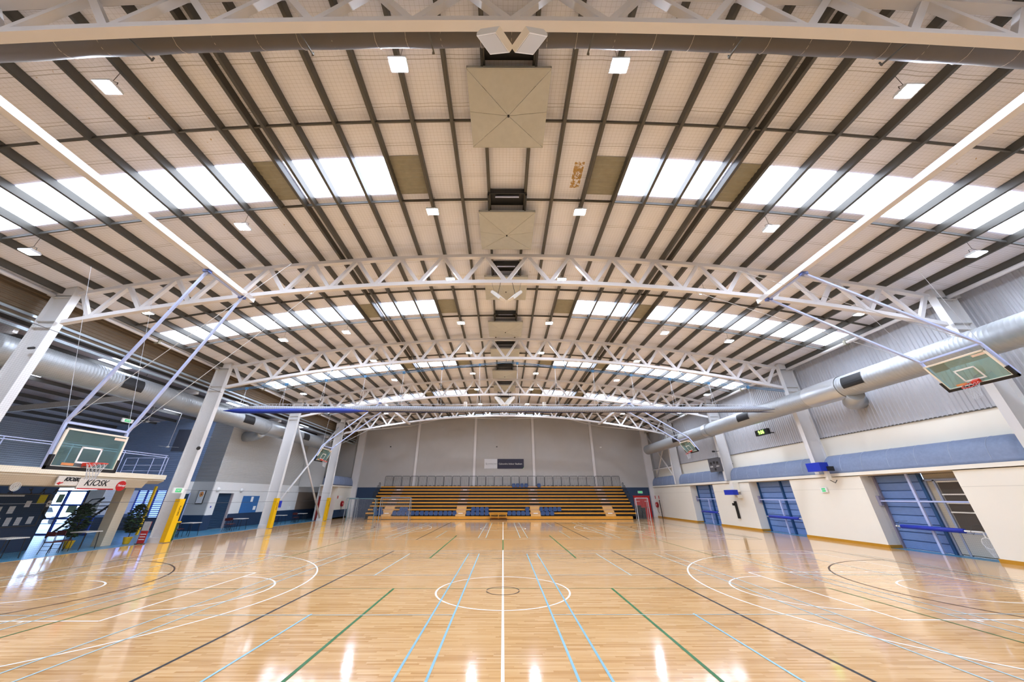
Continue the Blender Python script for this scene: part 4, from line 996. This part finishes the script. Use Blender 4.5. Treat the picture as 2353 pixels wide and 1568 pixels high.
mb.bar((-16.9, YD, 7.42), (16.9, YD, 7.42), .015, .015); mb.build('net_header', M_NETTING, dv, kind='stuff')
zr = lambda x: 10.27 - (10.27 - 8.33) * (abs(x - .2) / 17.8) ** 1.0
for i in range(14):
    x = -16.3 + i * 2.46
    for d in (-.12, .12): MB().tube([(x + d, YD, 7.2), (x - d * .2, YD, zr(x) - .05)], .008, 4).build('lift_cord', M_NETTING, dv)
M_RAILB = mat('sky blue rail', '2f5f80', .5, .1)
br_ = thing('pulley_rail', 'sky blue pulley rail slung under the third truss', 'rail', (0, YD, 8.3))
for s in (-1, 1):
    for dz in (0, -.09): MB().bar((.2, YD, zr(.2) + dz), (.2 + s * 17.75, YD, zr(17.95) + dz), .03, .03).build('rail_tube', M_RAILB, br_)
for i in range(14):
    x = -16.3 + i * 2.46; MB().cbox((x, YD, zr(x) - .06), (.16, .08, .16)).build('pulley_block', M_RAILB, br_)
for i in range(9):
    x = -15.4 + i * 3.9; MB().bar((x, YD, zr(x)), (x, FR[2] - .1, zb(x) - .1), .03, .03).build('hanger', M_RAILB, br_)

# ------------------------------------------------------------------ speakers
def speaker(x, y, z, s, label, k=1.0):
    t = thing('ceiling_speaker', label, 'speaker', (x, y, z), 'white cabinet speakers hung in pairs under the trusses')
    a = R(50) * s; ca, sa = math.cos(a), math.sin(a)
    def P(u, v, w):   # u long axis (slanting down to the centre), v depth, w thickness
        d = Vector((-s * .50, -.35, -.66)).normalized(); nn = Vector((-s * .66, -.55, .5)); nn = (nn - d * nn.dot(d)).normalized(); b = d.cross(nn)
        q = Vector((x, y, z)) + d * u * k + nn * w * k + b * v * k; return tuple(q)
    prof = [(-.48, 0), (-.40, -.09), (.46, -.09), (.48, .06), (-.40, .09)]
    vs = [P(u, v, w) for v in (-.26, .26) for (u, w) in prof]; n = len(prof)
    MB().add(vs, [tuple(range(n)), tuple(range(n, 2 * n))[::-1]] + [(i, n + i, n + (i + 1) % n, (i + 1) % n) for i in range(n)]).build('cabinet', mat('speaker white', 'd9d6cf', .5), t)
    vs = [P(u, v, w) for (u, v, w) in ((-.37, -.23, -.096), (.43, -.23, -.096), (.43, .23, -.096), (-.37, .23, -.096))]
    vs2 = [P(u, v, w) for (u, v, w) in ((-.37, -.23, -.09), (.43, -.23, -.09), (.43, .23, -.09), (-.37, .23, -.09))]
    MB().add(vs + vs2, [(0, 1, 2, 3), (4, 7, 6, 5), (0, 4, 5, 1), (1, 5, 6, 2), (2, 6, 7, 3), (3, 7, 4, 0)]).build('grille', mat('speaker grille', 'b9b6b0', .7), t)
    MB().tube([P(-.1, 0, .1), (x - s * .1, y + .2, z + 1.1 * k)], .012, 5).build('chain', M_BLACK, t)
    MB().tube([P(-.4, 0, 0), (x + s * .28, y + .2, z + 1.1 * k)], .006, 4).build('safety_wire', M_GALV, t)
for s, l in ((-1, 'left'), (1, 'right')):
    speaker(.14 + s * .31, 3.05, 9.32, s, '%s one of the large pair of white speakers under the nearest truss' % l, .72)
    speaker(.13 + s * .36, 12.3, 9.88, s, '%s one of the pair of white speakers under the second truss' % l, .72)
    speaker(.13 + s * .40, 30.9, zb(0) - .72, s, '%s one of the small pair of white speakers under the fourth truss' % l, 1.25)
for s, l in ((-1, 'left'), (1, 'right')):
    MB().cbox((.15 + s * 3.85, 33.0, 10.25), (.3, .25, .55)).bar((.15 + s * 3.85, 33.0, 10.5), (.15 + s * 3.85, 33.0, 12.6), .02, .02).build('sound_projector', M_WHITE, label='small white upright box hung below the ridge beyond the %s side of the fourth truss' % l, cat='speaker')

# ------------------------------------------------------------------ grandstand
gs = thing('grandstand', 'retractable timber grandstand across the end wall', 'grandstand', (0, 45, 0))
RUN = .53; RISE = .345; YG = 42.8
AIS = [(-13.55, -12.45), (-5.3, -4.2), (3.1, 4.2), (11.45, 12.55)]
for k in range(10):
    ya = YG + RUN * max(0, k); z = .3 + RISE * k; xl, xr = (-14.85, 14.3) if k < 1 else (-15.35, 14.95)
    if k == 0: MB().box(xl, xr, ya, ya + RUN, .04, z).build('front_step', M_WOODY, gs); continue
    yb = ya + RUN if k < 9 else 47.7
    if k == 9: ya = YG + RUN * 8.6
    MB().box(xl, xr, ya, min(yb, 47.75), z - .03, z).build('tread', M_WOODY, gs)
    MB().box(xl, xr, ya - .02, ya + .0, z - .13, z + .005).build('nosing_board', M_WOODY, gs)
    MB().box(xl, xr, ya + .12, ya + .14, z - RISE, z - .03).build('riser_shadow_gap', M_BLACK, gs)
    for (a, b) in AIS:
        if k < 4: MB().box(a, b, ya - .26, ya - .02, z - RISE + .0, z - RISE / 2).box(a, b, ya - .02, ya + .12, z - RISE, z).build('aisle_step', M_WOODL, gs)
        MB().box(a, b, ya - .03, ya - .021, z - .12, z).build('aisle_nosing', mat('worn aisle board', 'c79a72', .5), gs)
        if k in (1, 5, 8): MB().box((a + b) / 2 - .25, (a + b) / 2 + .25, ya - .036, ya - .03, z - .10, z - .03).build('row_label', M_WHITE, gs)
MB().box(-14.85, 14.3, YG + .02, YG + .4, 0, .04).build('plinth', M_BLACK, gs)
for x in (-15.4, 14.95):
    prof = [(YG + .6, 0), (47.7, 0), (47.7, 3.35), (YG + .6 + RUN * 8, 3.3)]
    for k in range(8, 0, -1): prof += [(YG + .6 + RUN * (k - 1) + .02, .2 + RISE * k)]
    MB().prism(prof, 'x', x, x + .05).build('side_skirt', M_BLACK, gs)
# guard rail panels along the back
x = -15.15; pitch = 1.087
def railpanel(x, w, y, z0, h, nm='rail_panel', bars=8):
    mb = MB(); r_ = .12
    pts = [(x, y, z0), (x, y, z0 + h - r_), (x + r_ * .3, y, z0 + h - r_ * .3), (x + r_, y, z0 + h), (x + w - r_, y, z0 + h), (x + w - r_ * .3, y, z0 + h - r_ * .3), (x + w, y, z0 + h - r_), (x + w, y, z0)]
    mb.tube(pts, .022, 6); mb.bar((x, y, z0 + .06), (x + w, y, z0 + .06), .03, .03)
    for i in range(1, bars): mb.bar((x + w * i / bars, y, z0 + .06), (x + w * i / bars, y, z0 + h), .014, .014)
    return mb.build(nm, M_RAILD, gs)
M_RAILD = mat('grey green rail', '1e2830', .45)
for i in range(28):
    xx = -15.0 + i * 1.069; railpanel(xx, 1.0, 47.45, 3.4, 1.2)
for s, X in ((-1, -15.38), (1, 14.97)):
    for k in (7, 6, 5, 4):
        y = YG + RUN * k; z = .3 + RISE * k; mb = MB()
        mb.tube([(X, y, z), (X, y, z + 1.0), (X, y + .1, z + 1.1), (X, y + RUN - .1, z + 1.1), (X, y + RUN, z + 1.0), (X, y + RUN, z)], .022, 6)
        for q in (.15, .3, .4): mb.bar((X, y + q, z), (X, y + q, z + 1.1), .012, .012)
        mb.build('end_rail', M_RAILD, gs)
def seat_mesh():
    mb = MB(); n = 6; prof = []
    for i in range(n + 1): 
        t = i / n; prof.append((.06 * math.sin(t * 2.2), .02 + t * .44))
    vs = []
    ws = [.19, .225, .235, .235, .23, .205, .15]
    for (dy, z), w in zip(prof, ws):
        for u in (-1, -.5, 0, .5, 1): vs.append((w * u, dy - .03 * (u * u) - .0, z))
    m = len(vs); vs += [(x, y + .03, z) for (x, y, z) in vs]; fs = []
    for i in range(n):
        for j in range(4):
            a = i * 5 + j; fs.append((a, a + 1, a + 6, a + 5)); fs.append((m + a + 5, m + a + 6, m + a + 1, m + a))
    rim = [j for j in range(5)] + [i * 5 + 4 for i in range(1, n + 1)] + [n * 5 + j for j in range(3, -1, -1)] + [i * 5 for i in range(n - 1, 0, -1)]
    for a, b in zip(rim, rim[1:] + rim[:1]): fs.append((b, a, m + a, m + b))
    mb.add(vs, fs); mb.add([(-.2, -.09, .03), (.2, -.09, .03), (.21, -.10, .32), (-.21, -.10, .32), (-.2, -.04, .02), (.2, -.04, .02), (.21, -.07, .32), (-.21, -.07, .32)],
        [(0, 1, 2, 3), (4, 7, 6, 5), (0, 4, 5, 1), (1, 5, 6, 2), (2, 6, 7, 3), (3, 7, 4, 0)]); mb.box(-.03, .03, .0, .12, -.02, .1)
    me = bpy.data.meshes.new('seat'); me.from_pydata(mb.v, [], mb.f); me.materials.append(M_SEAT); me.update(); return me
SM = seat_mesh()
rowA = [-14.1, -13.6, -12.11, -11.61, -11.12, -10.6, -10.09, -9.58, -9.05, -8.53, -8.01, -7.49, -6.96, -6.44, -5.94, -5.42, -3.88, -3.37, -2.85, -2.34, -1.82, .72, 1.22, 1.73, 2.23, 2.74, 4.45, 4.95, 5.47]
rowB = [-14.47, -13.9, -11.49, -11.01, -3.38, -2.9, -2.38, -1.86, 2.74, 4.35, 4.87, 5.38, 5.88, 6.38]
rowT = [1.34, 1.85, 2.38, 2.9, 4.52]
def put_seats(xl, y, z):
    for x in xl:
        o = bpy.data.objects.new('seat', SM); COL.objects.link(o); o.parent = gs; o.location = (x, y - 45, z)
put_seats(rowA, YG + RUN - .14, .36); put_seats(rowB, YG + 2 * RUN - .14, .74); put_seats(rowT, YG + RUN * 8.6 - .12, 3.28)
# seat brackets left on the bare lengths
def brackets(xa, xb, y, z):
    x = xa
    while x < xb: MB().box(x, x + .3, y, y + .1, z, z + .07).build('seat_bracket', M_BLACK, gs); x += .52
brackets(5.9, 11.2, YG + RUN + .02, .42); brackets(12.8, 14.6, YG + RUN + .02, .42); brackets(6.9, 11.2, YG + 2 * RUN + .02, .78); brackets(12.8, 14.6, YG + 2 * RUN + .02, .78); brackets(-10.4, -5.5, YG + 9 * RUN - .3, 3.44); brackets(-4.1, 1, YG + 9 * RUN - .3, 3.44); brackets(5, 11, YG + 9 * RUN - .3, 3.44)
bx = thing('timber_bench', 'low timber bench with castors at the middle of the grandstand front', 'bench', (-.55, 42.5, 0))
for z in (.28, .5, .7): MB().box(-1.5, .42, 42.45 - (.7 - z) * .3, 42.7, z - .06, z).build('plank', M_WOODY, bx)
for x in (-1.4, -.55, .32): MB().box(x, x + .08, 42.4, 42.7, .08, .68).build('leg', M_WOODY, bx)
for x in (-1.36, .36): MB().disc((x, 42.35, .08), (1, 0, 0), .08, .05, 12).build('castor', M_BLACK, bx)

# portable goals ----------------------------------------------------
def futsal(label, x, y, w, h, d, m):
    t = thing('portable_goal', label, 'goal', (x, y, 0), 'portable goal frames')
    for q in (-1, 1):
        MB().tube([(x + q * w / 2, y, 0), (x + q * w / 2, y, h)], .04, 8).build('post', m, t)
        MB().tube([(x + q * w / 2, y + d * .5, h), (x + q * w / 2, y + d, .05), (x + q * w / 2, y, .05)], .025, 6).build('side_stay', m, t)
        MB().tube([(x + q * w / 2, y, h), (x + q * w / 2, y + d * .5, h)], .025, 6).build('top_stay', m, t)
    MB().tube([(x - w / 2, y, h), (x + w / 2, y, h)], .04, 8).build('crossbar', m, t)
    mb = MB(); nx = int(w / .12); nz = 16
    for i in range(nx + 1):
        xx = x - w / 2 + w * i / nx; sag = .10 * math.sin(i * math.pi / nx)
        mb.tube([(xx, y, h - sag), (xx, y + d * .5, h - sag * 1.5), (xx, y + d * .75, h * .5), (xx, y + d, .05)], .004, 3, cap=False)
    for k in range(nz):
        z = h * k / nz; yy = y + d - d * .5 * k / nz; mb.bar((x - w / 2, yy, z), (x + w / 2, yy, z), .006, .006)
    mb.build('goal_net', M_NETTING, t, kind='stuff')
futsal('grey portable goal with net in front of the left grandstand seats', -11.66, 41.5, 3.2, 2.15, .9, mat('grey goal tube', '8b949c', .4))
futsal('teal portable goal with net left of the grandstand', -15.25, 41.5, 2.9, 2.05, .9, mat('teal goal tube', '5e7f86', .4))
futsal('third portable goal folded against the left end of the grandstand', -17.4, 44.0, 1.2, 2.1, .7, mat('grey goal tube', '8b949c', .4))
futsal('white portable goal standing before the red double doors', 15.0, 41.2, 1.3, 2.1, .6, mat('pale goal tube', 'b4b8bc', .5))
MB().tube([(18.75, 45.6, 0), (18.7, 45.6, 1.9)], .05, 8).build('upright_pole', M_DARKG, label='dark upright pole beside the right hose reel', cat='pole')
for i, (x, h) in enumerate(((15.3, 1.35), (15.75, 1.1))):
    MB().box(x, x + .38, 43.6, 44.5, 0, h).box(x + .03, x + .35, 43.55, 43.6, .2, h - .15).build('black_equipment_case', M_BLACK, label='black equipment case right of the grandstand, %s' % ['taller', 'shorter'][i], cat='case')

# ------------------------------------------------------------------ tables, chairs, plants, bin, banner
M_TOP = mat('pale table top', 'd8d4cc', .4)
def table(x, y, label):
    t = thing('cafe_table', label, 'table', (x, y, 0), 'cafe tables along the left aisle')
    MB().box(x - .38, x + .38, y - .38, y + .38, .715, .75).build('tabletop', M_TOP, t)
    for a in (-1, 1):
        for b in (-1, 1): MB().tube([(x + a * .36, y + b * .36, 0), (x + a * .30, y + b * .30, .715)], .016, 6).build('leg', M_BLACK, t)
    return t
def chair(x, y, label, face=1, seatm=None):
    t = thing('cafe_chair', label, 'chair', (x, y, 0), 'black framed chairs along the left aisle')
    MB().box(x - .2, x + .2, y - .2, y + .2, .43, .46).build('seat', M_DRED, t)
    for a in (-1, 1):
        MB().tube([(x + a * .2, y + .2, 0), (x + a * .19, y + .18, .44)], .012, 5).build('leg', M_BLACK, t)
        MB().tube([(x + a * .2, y - .24, 0), (x + a * .19, y - .18, .44), (x + a * .19, y - .24, .84)], .012, 5).build('leg', M_BLACK, t)
    MB().box(x - .2, x + .2, y - .25, y - .23, .68, .85).build('backrest', M_DRED, t)
    for z in (.15, .3): MB().bar((x - .2, y - .2, z), (x + .2, y - .2, z), .012, .012).build('stretcher', M_BLACK, t)
TB = [(16.4, 'nearest one, before the noticeboard'), (19.3, 'second, before the large plant'), (25.5, 'third, below the flower poster'), (30.1, 'fourth, right of the roller shutter'), (35.4, 'fifth, beyond the fourth column'), (39.0, 'last, under the crossed braces')]
for (y, l) in TB:
    table(-20.2, y, 'square cafe table with pale top, ' + l)
    for j, dy in enumerate((-.75, -1.35)): chair(-20.2 + (.15 if j else -.1), y + dy, 'black framed chair with dark red seat, %s from the %s table' % (['first', 'second'][j], l.split(',')[0].replace(' one', '')))
def plant(x, y, label, h, r_):
    t = thing('potted_plant', label, 'plant', (x, y, 0), None)
    MB().tube([(x, y, 0), (x, y, .02), (x, y, .3), (x, y, .32)], [.13, .14, .19, .2], 16).build('pot', M_YELLOW, t, smooth=True)
    rnd = random.Random(int(h * 100)); mb = MB(); tr = MB()
    tr.tube([(x, y, .3), (x + .04, y, h * .5), (x - .02, y, h * .8)], .02, 6).build('trunk', mat('bark', '4a3a28', .8), t)
    for i in range(800):
        a = rnd.random() * 6.283; zz = .55 + rnd.random() * (h - .6); q = (zz - .5) / (h - .5); rad = r_ * (math.sin(min(1, q * 1.05) * math.pi) ** .6) * (.3 + .7 * rnd.random())
        c = Vector((x + rad * math.cos(a), y + rad * math.sin(a), zz)); d = Vector((math.cos(a) + rnd.uniform(-.6, .6), math.sin(a) + rnd.uniform(-.6, .6), rnd.uniform(-.6, .3))).normalized() * rnd.uniform(.12, .22)
        w = d.cross(Vector((rnd.uniform(-.4, .4), rnd.uniform(-.4, .4), 1))).normalized() * d.length * .42
        u = d.cross(w).normalized() * .01
        mb.add([tuple(c), tuple(c + d * .5 + w + u), tuple(c + d), tuple(c + d * .5 - w + u), tuple(c + d * .5 - u)], [(0, 1, 2, 4), (0, 4, 2, 3)])
    mb.build('foliage', M_LEAF, t, kind='stuff')
    return t
plant(-21.3, 19.75, 'tall leafy pot plant left of the square tan post', 2.0, .38)
plant(-20.15, 21.5, 'tall leafy pot plant between the tan post and the third column', 1.95, .36)
bnr = thing('pull_up_banner', 'small red and white banner stand at the foot of the third left column', 'banner', (-19.2, 21.3, 0))
MB().box(-19.42, -19.04, 21.30, 21.32, .03, 1.05).build('banner_sheet', mat('banner red', 'b8231f', .5), bnr)
MB().box(-19.42, -19.04, 21.295, 21.30, .62, 1.05).build('banner_top', mat('banner grey', 'b9b9ba', .5, noise=.3, nscale=8), bnr)
for z in (.2, .32, .44): MB().box(-19.38, -19.08, 21.295, 21.30, z, z + .035).build('banner_print', M_WHITE, bnr)
MB().box(-19.44, -19.02, 21.22, 21.4, 0, .04).build('banner_base', M_GALV, bnr)
bi = thing('recycling_bin', 'green bin with yellow lid tucked behind the third left column', 'bin', (-18.95, 22.45, 0))
MB().prism([(-19.15, 0), (-18.75, 0), (-18.68, .92), (-19.22, .92)], 'y', 22.2, 22.72).build('bin_body', mat('bin green', '2a4a1c', .5), bi)
MB().box(-19.25, -18.64, 22.16, 22.76, .92, .98).build('lid', M_YELLOW, bi)
MB().tube([(-18.9, 22.74, .08), (-18.8, 22.74, .08)], .08, 10).build('wheel', M_BLACK, bi)

# aisle ceiling fans
for i, (x, y, z) in enumerate(((-24.5, 24.0, 6.9), (-23.2, 27.3, 6.4), (-25.2, 27.0, 5.6))):
    t = thing('ceiling_fan', 'white three blade ceiling fan over the left aisle, %s' % ['nearest', 'beyond the third column', 'lowest, over the mezzanine'][i], 'fan', (x, y, z), 'aisle ceiling fans')
    MB().tube([(x, y, z), (x, y, za(x))], .015, 6).build('down_rod', M_WHITE, t)
    MB().tube([(x, y, z - .06), (x, y, z), (x, y, z + .06)], [.05, .11, .05], 12).build('motor', M_WHITE, t, smooth=True)
    for k in range(3):
        a = R(k * 120 + 20); d = Vector((math.cos(a), math.sin(a), 0)); MB().bar(Vector((x, y, z)) + d * .1, Vector((x, y, z)) + d * .65, .13, .01).build('blade', M_WHITE, t)
MB().box(-24.9, -23.95, 25.1, 25.2, 5.0, 6.3).build('acoustic_panel', mat('dark panel', '4e5566', .6), label='dark rectangular panel on the mezzanine wall beside the third column', cat='panel') if False else None
MB().box(-27.2, -24.9, 29.5, 29.57, 5.6, 7.3).build('acoustic_panel', mat('dark panel', '4e5566', .6), label='dark rectangular panel on the mezzanine wall beside the third column', cat='panel')

# safety nets down both sides of the near court --------------------------------
def safety_net(label, x, y0, y1, z0, z1):
    t = thing('safety_net', label, 'net', (x, (y0 + y1) / 2, z0), 'safety nets down the court sides')
    MB().tube([(x, y0, z1), (x, y1, z1)], .012, 5).build('top_cable', M_CORD, t)
    MB().tube([(x, y0, z0 + 2.0), (x, y1, z0 + 2.0)], .008, 5).build('tension_cable', M_CORD, t)
    mb = MB(); y = y0
    while y < y1: mb.add([(x, y, z0), (x, y + .002, z0), (x, y + .002, z1), (x, y, z1)], [(0, 1, 2, 3)]); y += .07
    z = z0
    while z < z1: mb.add([(x, y0, z), (x, y1, z), (x, y1, z + .003), (x, y0, z + .002)], [(0, 1, 2, 3)]); z += .07
    mb.build('net_mesh', M_CORD, t, kind='stuff')
safety_net('fine dark safety net hung over the kiosk side of the near court', -18.28, 3.5, 21.7, .02, 8.3)
safety_net('fine dark safety net hung over the near right door bay', 19.42, 15.52, 19.66, .02, 3.2)
for i, (ya, yb, z) in enumerate(((21.9, 31.2, 2.6), (21.9, 31.2, 1.9), (31.2, 40.5, 2.6), (31.2, 40.5, 1.9))):
    MB().tube([(-18.4, ya, z), (-18.4, yb, z)], .008, 4).build('guard_cable', M_CORD, label='thin %s guard cable between the %s left columns' % (['upper', 'lower'][i % 2], ['third and fourth', 'fourth and fifth'][i // 2]), cat='cable')
